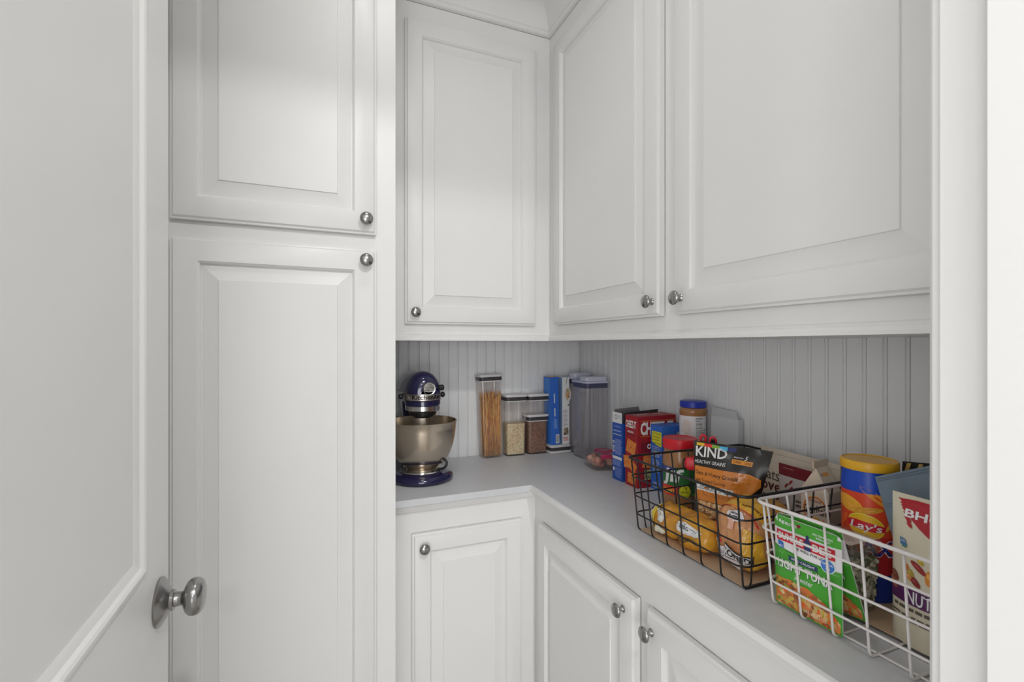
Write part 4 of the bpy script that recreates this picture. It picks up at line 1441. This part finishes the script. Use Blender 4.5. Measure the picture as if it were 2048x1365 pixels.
p.text(F_, 'PEPPERIDGE', 0.30, 0.835, 0.74, 0.865, ink(150, 40, 40), 2, 0.03)
p.ell(F_, 0.50, 0.575, 0.22, 0.04, ink(206, 140, 50), 1)
p.rect(F_, 0.0, 0.0, 1.0, 0.32, ink(176, 40, 92), 1, 1, 1)
p.rect(F_, 0.0, 0.32, 1.0, 0.44, ink(206, 120, 70), 1, 1, 1)
p.build(t)
p = Print()
p.rect(R_, 0.0, 0.0, 1.0, 0.30, ink(170, 36, 90), 1, 1, 1)
p.rect(R_, 0.0, 0.30, 1.0, 0.42, ink(206, 130, 90), 1, 1, 1)
p.build(t)
p = Print()
gm = face_map((w / 2, -d_ / 2, h1), (0, d_, 0), (-w / 2, 0, h2 - 0.014 - h1), (0.7, 0, 0.5))
p.rect(gm, 0.25, 0.62, 0.75, 0.76, ink(206, 140, 70), 1, 1, 1)
p.rect(gm, 0.12, 0.64, 0.25, 0.74, ink(130, 140, 160), 1, 1, 1)
p.build(t)


# ------------------------------------------------------------------ bread bags
def loaf(name, label, L, W, H, mat, loc, rz, seed, pw=2.6, lump=0.006, cat='bread bag', lobes=0):
    """soft plastic bag lying along local x; returns thing and map(u along, v around the visible side from bottom front to top back)"""
    t = thing(name, label, cat, loc, rz)
    nu, nv = 40, 36

    def S(u, a, off=0.0):
        s = 2 * u - 1
        k = max(0.0, 1 - abs(s) ** pw) ** (1 / pw)
        k = max(k, 0.02)
        lob = 1 + (0.05 * math.cos(2 * PI * lobes * u) if lobes else 0)
        ca, sa = math.cos(a), math.sin(a)
        yy = math.copysign(abs(ca) ** 0.72, ca) * W / 2 * k * lob
        zz = math.copysign(abs(sa) ** 0.72, sa) * H / 2 * k * lob
        base = Vector((s * L / 2, yy, zz + H / 2))
        nrm = Vector((0.25 * s ** 3, ca, sa)).normalized()
        nz = noise.noise(Vector((base.x * 40 + seed, base.y * 30, base.z * 30))) * lump + noise.noise(Vector((base.x * 110, base.y * 90 + seed, base.z * 90))) * lump * 0.45 + \
            abs(noise.noise(Vector((base.x * 60 + base.z * 50, seed, base.y * 25)))) * lump * 0.7
        q = base + nrm * (nz * min(1, k * 1.5) + off)
        q.z = max(q.z, 0.0)
        return q
    v = [S(i / nu, 2 * PI * j / nv) for i in range(nu + 1) for j in range(nv)]
    f = [(i * nv + j, i * nv + (j + 1) % nv, (i + 1) * nv + (j + 1) % nv, (i + 1) * nv + j) for i in range(nu) for j in range(nv)]
    f += [tuple(range(nv)), tuple(nu * nv + j for j in reversed(range(nv)))]
    mk('bag_body', v, f, mat, t, True)
    return t, (lambda u, vv, off: S(u, -PI * 0.5 - PI * vv, off))


YBAG = principled('yellow_bag_film', tuple(s2l(q) * 1.35 for q in (206, 150, 40)), 0.26, coat=0.5, vary=(35, tuple(s2l(q) * 1.35 for q in (176, 112, 40)), 0.8))
t, mp = loaf('bread_bag', 'yellow bag of long rolls lying at the front of the black basket', 0.200, 0.080, 0.068, YBAG, (0.7945, 0.8690, BZ + 0.001), -PI / 2 - 0.03, 1.3, 3.2, 0.008, lobes=3)
p = Print(0.0020, 0.0004)
NAVY = ink(40, 50, 92)
p.rect(mp, 0.02, 0.20, 0.12, 0.95, ink(180, 172, 168), 0, 8, 14)
p.rect(mp, 0.035, 0.66, 0.11, 0.92, NAVY, 1, 6, 8)
p.rect(mp, 0.05, 0.34, 0.12, 0.48, NAVY, 1, 5, 5)
p.rect(mp, 0.12, 0.25, 0.17, 0.95, ink(206, 176, 60), 0, 6, 14)
p.ell(mp, 0.28, 0.66, 0.085, 0.16, ink(212, 206, 196), 1, 22, 0.5, 0.12)
p.ell(mp, 0.28, 0.36, 0.06, 0.10, ink(206, 200, 180), 1, 18, 0.3, 0.12)
p.lines(mp, 0.21, 0.70, 0.36, 0.76, 1, ink(90, 60, 26), 2, 0.5, 0.1)
p.build(t)
p = Print(0.0020, 0.0004)
p.ell(mp, 0.76, 0.62, 0.16, 0.10, ink(205, 205, 206), 1, 26, -0.12, 0.10)
for i in range(26):
    a, b = random.uniform(0, 2 * PI), random.uniform(0.2, 0.9)
    p.ell(mp, 0.76 + 0.14 * b * math.cos(a), 0.62 + 0.085 * b * math.sin(a), 0.009, 0.007, ink(60, 60, 70), 2, 6, random.random())
p.lines(mp, 0.67, 0.59, 0.85, 0.65, 2, ink(60, 60, 80), 3, 0.5, 0.2)
p.lines(mp, 0.74, 0.43, 0.94, 0.49, 2, ink(70, 56, 20), 1, 0.6)
p.lines(mp, 0.62, 0.38, 0.76, 0.48, 4, ink(70, 56, 20), 1, 0.6)
p.build(t)
MB().tube([(-0.095, 0, 0.033), (-0.100, 0.002, 0.037), (-0.1040, 0.001, 0.043)], [0.012, 0.005, 0.011], 10).build('twisted_end', CLEARTHIN, t, True)

BUNM = principled('bun_crust', tuple(s2l(q) * 1.3 for q in (196, 140, 92)), 0.35, coat=0.45, vary=(30, tuple(s2l(q) * 1.3 for q in (160, 100, 58)), 0.9))
t, mp = loaf('bread_bag', 'bag of round buns with red-edged print at the front corner of the black basket', 0.104, 0.120, 0.136, BUNM, (0.8240, 0.7190, BZ + 0.001), -PI / 2 + 0.12, 5.1, 2.5, 0.006)
p = Print(0.0022, 0.0005)
YF = principled('yellow_print_film', tuple(s2l(q) * 1.35 for q in (206, 156, 46)), 0.28, coat=0.5)
p.rect(mp, 0.06, 0.80, 0.95, 1.05, YF, 0, 22, 10)
p.rect(mp, 0.74, 0.02, 0.97, 0.60, YF, 0, 8, 18)
p.rect(mp, 0.04, 0.02, 0.62, 0.44, ink(196, 188, 190, 0.35), 0, 20, 14)
REDL = ink(190, 36, 40)
p.ring(mp, 0.50, 0.66, 0.44, 0.16, 0.06, REDL, 1, 40, 0.1, PI - 0.1)
p.ring(mp, 0.50, 0.66, 0.44, 0.22, 0.06, REDL, 1, 40, PI + 0.1, PI + 1.1)
p.ell(mp, 0.55, 0.70, 0.16, 0.065, ink(196, 192, 196), 1, 22, 0, 0.15)
p.lines(mp, 0.44, 0.665, 0.66, 0.735, 2, ink(66, 62, 66), 2, 0.6, 0.2)
p.rect(mp, 0.46, 0.56, 0.58, 0.65, ink(196, 150, 130), 1, 5, 5)
p.poly(mp, [(0.36, 0.36), (0.88, 0.29), (0.90, 0.40), (0.38, 0.48)], INKK, 2)
p.poly(mp, [(0.375, 0.37), (0.87, 0.303), (0.885, 0.392), (0.39, 0.468)], ink(190, 186, 186), 3)
p.text(mp, 'IONED', 0.40, 0.385, 0.87, 0.455, INKK, 4, 0.07, 0.1, -0.065)
p.lines(mp, 0.08, 0.20, 0.36, 0.40, 8, ink(110, 105, 120), 1, 0.4, 0.2)
p.lines(mp, 0.12, 0.10, 0.60, 0.17, 3, ink(110, 105, 120), 1, 0.4, 0.2)
p.lines(mp, 0.55, 0.86, 0.93, 0.90, 1, ink(110, 70, 30), 2, 0.6, 0.1)
p.build(t)
t, mp = loaf('bread_bag', 'yellow bread bag lying behind the bag of round buns', 0.115, 0.085, 0.094, YBAG, (0.9700, 0.8050, BZ + 0.001), -PI / 2, 9.4, 2.6, 0.006)
p = Print(0.0010)
p.ell(mp, 0.35, 0.55, 0.2, 0.09, ink(150, 40, 44), 1, 20, 0, 0.1)
p.ell(mp, 0.70, 0.60, 0.14, 0.07, ink(196, 120, 50), 1, 20, 0, 0.1)
p.ell(mp, 0.50, 0.80, 0.24, 0.07, ink(176, 120, 40), 1, 20, 0, 0.1)
p.build(t)

# ------------------------------------------------------------------ white basket
GRN = ink(62, 140, 44, 0.3)
TUN = mottled('tuna_salad_print', [(120, 66, 40), (176, 112, 66), (196, 90, 44), (150, 140, 60), (205, 160, 116)], 120)


def tuna(label, loc, rz, tilt, roll=0.0):
    t = thing('tuna_pouch', label, 'pouch', loc, rz, 'tuna pouches')
    t.rotation_euler = (tilt, roll, rz)
    w, h = 0.1165, 0.1570
    mb = MB()
    def outline(kx, kz, y):
        ring = rrect(w * kx, h * kz, 0.010, 0, 5)
        return [Vector((q.x, y, q.y + h / 2)) for q in ring]
    mb.loft([outline(0.80, 0.80, -0.0044), outline(0.93, 0.94, -0.0020), outline(1.0, 1.0, -0.0006), outline(1.0, 1.0, 0.0006), outline(0.93, 0.94, 0.0020), outline(0.80, 0.80, 0.0044)])
    mb.build('pouch_body', ink(200, 198, 200, 0.3), t, 50)

    def mp(u, v, off):
        e = min(u, 1 - u, v, 1 - v)
        y = -0.0006 - 0.0014 * min(1, e / 0.035) - 0.0024 * min(1, max(0, (e - 0.035) / 0.065))
        return Vector(((u - 0.5) * w, y - off - 0.0002, v * h))
    p = Print(0.0004)
    p.rect(mp, 0.0, 0.875, 1.0, 0.955, GRN, 0, 24, 8)
    p.rect(mp, 0.05, 0.955, 0.95, 0.998, GRN, 0, 24, 6)
    p.ell(mp, 0.40, 0.955, 0.035, 0.018, ink(110, 30, 40), 2, 12)
    p.text(mp, '16g', 0.05, 0.925, 0.18, 0.970, INKW, 2, 0.05)
    p.text(mp, 'PROTEIN', 0.19, 0.925, 0.37, 0.955, INKW, 2, 0.05)
    p.text(mp, 'NO DRAINING', 0.62, 0.925, 0.90, 0.945, INKW, 2, 0.04)
    p.text(mp, 'REQUIRED', 0.67, 0.895, 0.87, 0.915, INKW, 2, 0.04)
    p.rect(mp, 0.0, 0.0, 1.0, 0.60, GRN, 0, 24, 16)
    p.poly(mp, [(0.0, 0.60), (1.0, 0.60), (1.0, 0.64), (0.75, 0.615), (0.5, 0.61), (0.2, 0.635), (0.0, 0.675)], GRN, 0)
    REDT = ink(178, 30, 44)
    p.rect(mp, 0.05, 0.738, 0.93, 0.852, REDT, 1, 16, 2)
    p.text(mp, 'BUMBLE', 0.09, 0.760, 0.48, 0.832, INKW, 3, 0.09)
    p.text(mp, 'BEE', 0.62, 0.760, 0.885, 0.832, INKW, 3, 0.09)
    p.rect(mp, 0.495, 0.735, 0.595, 0.835, NAVY, 2, 3, 3)
    p.poly(mp, [(0.515, 0.835), (0.575, 0.835), (0.565, 0.89), (0.545, 0.90), (0.525, 0.89)], NAVY, 2)
    p.text(mp, 'BE WELL FOR LIFE', 0.36, 0.695, 0.80, 0.722, INKK, 2, 0.03)
    p.poly(mp, [(0.08, 0.655), (0.17, 0.655), (0.17, 0.72), (0.08, 0.74)], ink(40, 90, 160), 2)
    p.text(mp, 'MSC', 0.09, 0.665, 0.16, 0.69, INKW, 3)
    p.poly(mp, [(0.24, 0.555), (0.70, 0.555), (0.68, 0.578), (0.70, 0.605), (0.24, 0.605), (0.26, 0.578)], NAVY, 2)
    p.text(mp, 'WILD CAUGHT', 0.29, 0.567, 0.65, 0.593, INKW, 3, 0.04)
    p.ell(mp, 0.83, 0.665, 0.105, 0.072, ink(190, 205, 225), 2, 24)
    p.ell(mp, 0.83, 0.665, 0.092, 0.063, ink(50, 104, 176), 3, 24)
    p.text(mp, 'OMEGA', 0.755, 0.672, 0.905, 0.695, INKW, 4, 0.04)
    p.text(mp, '3s', 0.80, 0.628, 0.87, 0.662, INKW, 4, 0.04)
    p.text(mp, 'LIGHT TUNA', 0.076, 0.437, 0.906, 0.533, INKK, 2, 0.06)
    p.text(mp, 'LIGHT TUNA', 0.07, 0.442, 0.90, 0.538, INKW, 3, 0.06)
    p.text(mp, 'in water', 0.34, 0.365, 0.62, 0.420, INKW, 3, 0.01, 0.3)
    pts = [(0.02, 0.02), (0.98, 0.02), (0.98, 0.12), (0.90, 0.20), (0.80, 0.26), (0.66, 0.30), (0.52, 0.335), (0.40, 0.325), (0.28, 0.34), (0.16, 0.325), (0.06, 0.335), (0.02, 0.31)]
    p.poly(mp, pts, TUN, 2)
    rnd = random.Random(8)
    for i in range(26):
        u = rnd.uniform(0.06, 0.92)
        v = rnd.uniform(0.03, 0.30 - 0.18 * max(0, u - 0.6))
        c = rnd.choice(((150, 140, 50), (196, 84, 40), (206, 170, 120), (176, 150, 60), (120, 60, 36)))
        p.ell(mp, u, v, rnd.uniform(0.02, 0.055), rnd.uniform(0.012, 0.03), ink(*c), 3, 9, rnd.random() * 3, 0.2)
    p.text(mp, 'NET WT 2.6 OZ', 0.48, 0.065, 0.80, 0.10, ink(214, 200, 170), 4, 0.02)
    p.build(t)
    return t


tuna('front tuna pouch standing upright against the white basket wires', (0.7605, 0.5480, BZ - 0.0015), -PI / 2, 0.02)
tuna('second tuna pouch slanting behind the front tuna pouch', (0.8130, 0.5450, BZ + 0.008), -PI / 2, 0.27, -0.09)

# clear tub of pistachio-like nuts
t = thing('deli_tub', 'clear square tub of pale and green nuts behind the tuna pouches', 'tub', (0.8570, 0.5530, BZ), 0)
TUBC = clear('tub_plastic', (0.98, 0.975, 0.97), 0.9, 0.05, 0.03)
w, d_, h = 0.078, 0.086, 0.112
MB().loft([rrect(w * 0.82, d_ * 0.82, 0.015, 0), rrect(w * 0.86, d_ * 0.86, 0.015, 0.004), rrect(w, d_, 0.017, h), rrect(w * 1.06, d_ * 1.06, 0.018, h + 0.001), rrect(w * 1.06, d_ * 1.06, 0.018, h + 0.003),
           rrect(w - 0.004, d_ - 0.004, 0.016, h + 0.002), rrect(w * 0.83, d_ * 0.83, 0.014, 0.006)]).build('clear_body', TUBC, t, 40)
lid = MB().loft([rrect(w * 1.07, d_ * 1.07, 0.018, h - 0.006), rrect(w * 1.09, d_ * 1.09, 0.019, h - 0.004), rrect(w * 1.09, d_ * 1.09, 0.019, h + 0.008), rrect(w * 1.04, d_ * 1.04, 0.018, h + 0.0105), rrect(w * 0.95, d_ * 0.95, 0.017, h + 0.0085), rrect(w * 0.9, d_ * 0.9, 0.017, h + 0.0080)]).build('lid', TUBC, t, 40)
p = Print(0.0005)
tm = face_map((-w * 0.44, -d_ * 0.44, h + 0.0082), (w * 0.88, 0, 0), (0, d_ * 0.88, 0), (0, 0, 1))
p.rect(tm, 0.02, 0.05, 0.98, 0.95, ink(176, 166, 158), 0, 1, 1)
tmr = lambda a, b, off: tm(b, 1 - a, off)
p.rect(tmr, 0.05, 0.80, 0.95, 0.90, ink(150, 100, 80), 1, 1, 1)
p.lines(tmr, 0.10, 0.15, 0.90, 0.70, 6, ink(96, 88, 84), 1, 0.3, 0.3)
p.build(lid, 'label')
MB().loft([rrect(w * k - 0.008, d_ * k - 0.008, 0.014, z) for z, k in ((0.0065, 0.84), (0.045, 0.91), (0.088, 0.975))]).build('nut_core', mottled('nut_core', [(60, 62, 40), (110, 108, 80), (150, 140, 110)], 130), t)
rnd = random.Random(21)
mb = MB()
for i in range(420):
    z = rnd.uniform(0.010, 0.086)
    k = 0.84 + 0.135 * z / 0.086
    side = rnd.choice((0, 0, 1, 1, 2))
    hx, hy = (w * k - 0.010) / 2, (d_ * k - 0.010) / 2
    if side == 0:
        q = Vector((-hx, rnd.uniform(-hy, hy), z))
    elif side == 1:
        q = Vector((rnd.uniform(-hx, hx), -hy, z))
    else:
        q = Vector((rnd.uniform(-hx, hx), rnd.uniform(-hy, hy), 0.088))
    s = rnd.uniform(0.0035, 0.0058)
    mb.lathe([(0, -s * 1.2), (s * 0.75, -s * 0.6), (s * 0.9, 0.1 * s), (s * 0.55, s * 0.85), (0, s * 1.15)], 7, Matrix.Translation(q) @ Matrix.Rotation(rnd.uniform(0, 3), 4, Vector((rnd.random(), rnd.random(), 0.3)).normalized()), rnd.choice((0, 0, 1, 1, 2, 3)))
o = mb.build('nuts', [ink(172, 166, 146, 0.5), ink(146, 142, 116, 0.5), ink(76, 92, 54, 0.5), ink(188, 176, 156, 0.5)], t, True, False)
o['kind'] = 'stuff'

# chip canister
t = thing('chip_canister', 'orange chip canister with a blue collar and a yellow lid in the white basket', 'canister', (0.9430, 0.5610, BZ + 0.0005), math.radians(-66))
r, h = 0.0425, 0.2480
oval = 1.0
MB().lathe([(0, 0), (r * 0.94, 0), (r, 0.003), (r, 0.052), (0, 0.052)], 44).build('foot', ink(20, 40, 110, 0.4), t, 40)
MB().lathe([(0, 0.050), (r * 0.995, 0.050), (r * 0.995, 0.192), (0, 0.192)], 44).build('sleeve', ink(190, 62, 32, 0.35), t, 40)
MB().lathe([(0, 0.190), (r * 1.005, 0.190), (r * 1.01, 0.205), (r * 0.985, 0.215), (r * 0.985, 0.2300), (0, 0.2300)], 44).build('collar', ink(20, 62, 160, 0.35), t, 40)
MB().lathe([(0, 0.2285), (r * 1.03, 0.2285), (r * 1.05, 0.231), (r * 1.05, 0.2425), (r * 1.02, 0.2450), (r * 0.97, 0.2455), (r * 0.94, 0.2440), (0, 0.2440)], 44).build('lid', ink(196, 148, 28, 0.35), t, 40)
p = Print(0.0004)
mp = cyl_map(lambda z: r * 0.996, 0.25, -PI / 2, PI)
p.rect(mp, 0, 0.20, 1, 0.36, ink(150, 28, 34), 0, 24, 4)
p.rect(mp, 0, 0.36, 1, 0.46, ink(172, 40, 34), 0, 24, 4)
CHIP = ink(212, 144, 46)
p.ell(mp, 0.28, 0.670, 0.19, 0.055, CHIP, 1, 22, -0.1)
p.ell(mp, 0.50, 0.640, 0.20, 0.022, ink(184, 130, 36), 1, 22, 0.08)
p.ell(mp, 0.72, 0.700, 0.30, 0.032, ink(200, 128, 36), 1, 22, -0.35)
p.ell(mp, 0.80, 0.560, 0.10, 0.02, ink(214, 150, 60), 1, 14, 0.6, 0.1)
p.ell(mp, 0.22, 0.545, 0.07, 0.03, ink(200, 84, 36), 1, 14, 0.6)
p.poly(mp, [(0.0, 0.30), (0.15, 0.42), (0.35, 0.36), (0.2, 0.28)], ink(200, 80, 34), 1)
p.poly(mp, [(0.75, 0.44), (1.0, 0.40), (1.0, 0.30), (0.85, 0.36)], ink(206, 92, 40), 1)
p.ell(mp, 0.50, 0.530, 0.215, 0.085, ink(226, 186, 70), 2, 26, -0.08)
p.ell(mp, 0.50, 0.530, 0.203, 0.078, ink(208, 158, 30), 3, 26, -0.08)
p.poly(mp, [(0.28, 0.562), (0.40, 0.569), (0.55, 0.557), (0.72, 0.537), (0.72, 0.501), (0.60, 0.493), (0.42, 0.503), (0.29, 0.515)], ink(176, 22, 40), 4)
p.text(mp, "Lay's", 0.325, 0.492, 0.68, 0.562, INKW, 5, 0.04, 0.15, -0.012)
p.text(mp, 'STAX', 0.17, 0.322, 0.83, 0.442, ink(230, 190, 190), 2, 0.16)
p.text(mp, 'STAX', 0.18, 0.330, 0.82, 0.434, ink(28, 40, 110), 3, 0.06)
p.build(t, 'wrapper_print')

# nut mix pouch close to the doorway
t, mp = pouch('nut_mix_pouch', 'cream nut mix pouch with a red brush-stroke banner in the white basket', [(-0.052, 0), (0.056, 0), (0.058, 0.222), (-0.052, 0.224)], 0.046, ink(186, 178, 158, 0.4), (0.8480, 0.4170, BZ), -PI / 2, seed=9, wr=0.002, topflat=0.05, gus=0.8)
p = Print(0.0008)
p.poly(mp, [(0.11, 0.965), (0.30, 0.975), (0.6, 0.972), (0.98, 0.965), (0.98, 0.72), (0.80, 0.70), (0.62, 0.73), (0.45, 0.78), (0.30, 0.83), (0.22, 0.87), (0.14, 0.90)], ink(150, 26, 36), 0)
for i in range(16):
    v = 0.80 + 0.17 * i / 16
    p.ell(mp, 0.12 + 0.12 * (0.97 - v) / 0.17 * 1.2, v, 0.05, 0.006, ink(150, 26, 36), 0, 8, random.uniform(-0.3, 0.1), 0.2)
p.text(mp, 'BHUJA', 0.18, 0.835, 0.86, 0.905, INKW, 2, 0.06, 0)
p.poly(mp, [(0.17, 0.665), (0.27, 0.665), (0.24, 0.71), (0.16, 0.715)], ink(70, 110, 150), 1)
p.text(mp, 'NON', 0.18, 0.69, 0.235, 0.703, INKW, 2)
p.poly(mp, [(0.19, 0.655), (0.255, 0.655), (0.245, 0.668), (0.195, 0.668)], ink(60, 120, 80), 1)
for cu, cv, ru, rv, c in ((0.44, 0.60, 0.045, 0.018, (166, 140, 40)), (0.42, 0.555, 0.10, 0.022, (130, 40, 36)), (0.27, 0.535, 0.04, 0.022, (180, 96, 44)), (0.33, 0.505, 0.045, 0.020, (150, 130, 50)),
                          (0.30, 0.475, 0.05, 0.022, (190, 130, 76)), (0.385, 0.455, 0.07, 0.026, (120, 36, 34)), (0.55, 0.51, 0.05, 0.05, (190, 120, 40)), (0.66, 0.55, 0.08, 0.03, (140, 50, 36)),
                          (0.64, 0.46, 0.07, 0.028, (196, 150, 90)), (0.10, 0.44, 0.06, 0.03, (110, 60, 44)), (0.08, 0.39, 0.07, 0.035, (130, 76, 56)), (0.78, 0.50, 0.06, 0.03, (166, 140, 50))):
    p.ell(mp, cu, cv, ru, rv, ink(*c), 1, 16, -0.3)
    p.ell(mp, cu - ru * 0.2, cv + rv * 0.3, ru * 0.4, rv * 0.3, ink(*[min(235, q + 30) for q in c]), 2, 10, -0.3)
p.rect(mp, 0.04, 0.29, 0.97, 0.395, ink(74, 30, 76), 1, 18, 4)
p.text(mp, 'NUT MIX', 0.28, 0.30, 0.88, 0.385, INKW, 2, 0.04)
p.lines(mp, 0.10, 0.235, 0.92, 0.270, 1, ink(80, 72, 64), 1, 0.6)
p.lines(mp, 0.06, 0.165, 0.92, 0.215, 2, ink(80, 72, 64), 1, 0.6, 0.1)
p.build(t)

# blue-grey pouch behind it, its sealed top slanting up to the right
t, mp = pouch('snack_pouch', 'plain blue-grey pouch with a crimped top behind the nut mix pouch', [(-0.055, 0), (0.075, 0), (0.040, 0.300), (-0.1200, 0.224)], 0.018, ink(96, 110, 122, 0.4), (0.9080, 0.4100, BZ), -PI / 2, seed=12, topflat=0.22)
p = Print(0.0008)
for v in (0.78, 0.80, 0.965, 0.98):
    p.rect(mp, 0.02, v, 0.98, v + 0.004, ink(70, 82, 94), 0, 18, 1)
p.build(t)
t, mp = pouch('snack_pouch', 'small black and gold striped pouch behind the blue-grey one', [(-0.055, 0), (0.055, 0), (0.060, 0.254), (-0.050, 0.240)], 0.022, ink(40, 38, 36, 0.4), (1.0050, 0.4900, BZ), -PI / 2, seed=15)
p = Print(0.0008)
for i in range(6):
    p.poly(mp, [(0.0 + i * 0.17, 0.86), (0.06 + i * 0.17, 0.86), (0.13 + i * 0.17, 0.99), (0.07 + i * 0.17, 0.99)], ink(190, 160, 90), 0)
p.build(t)
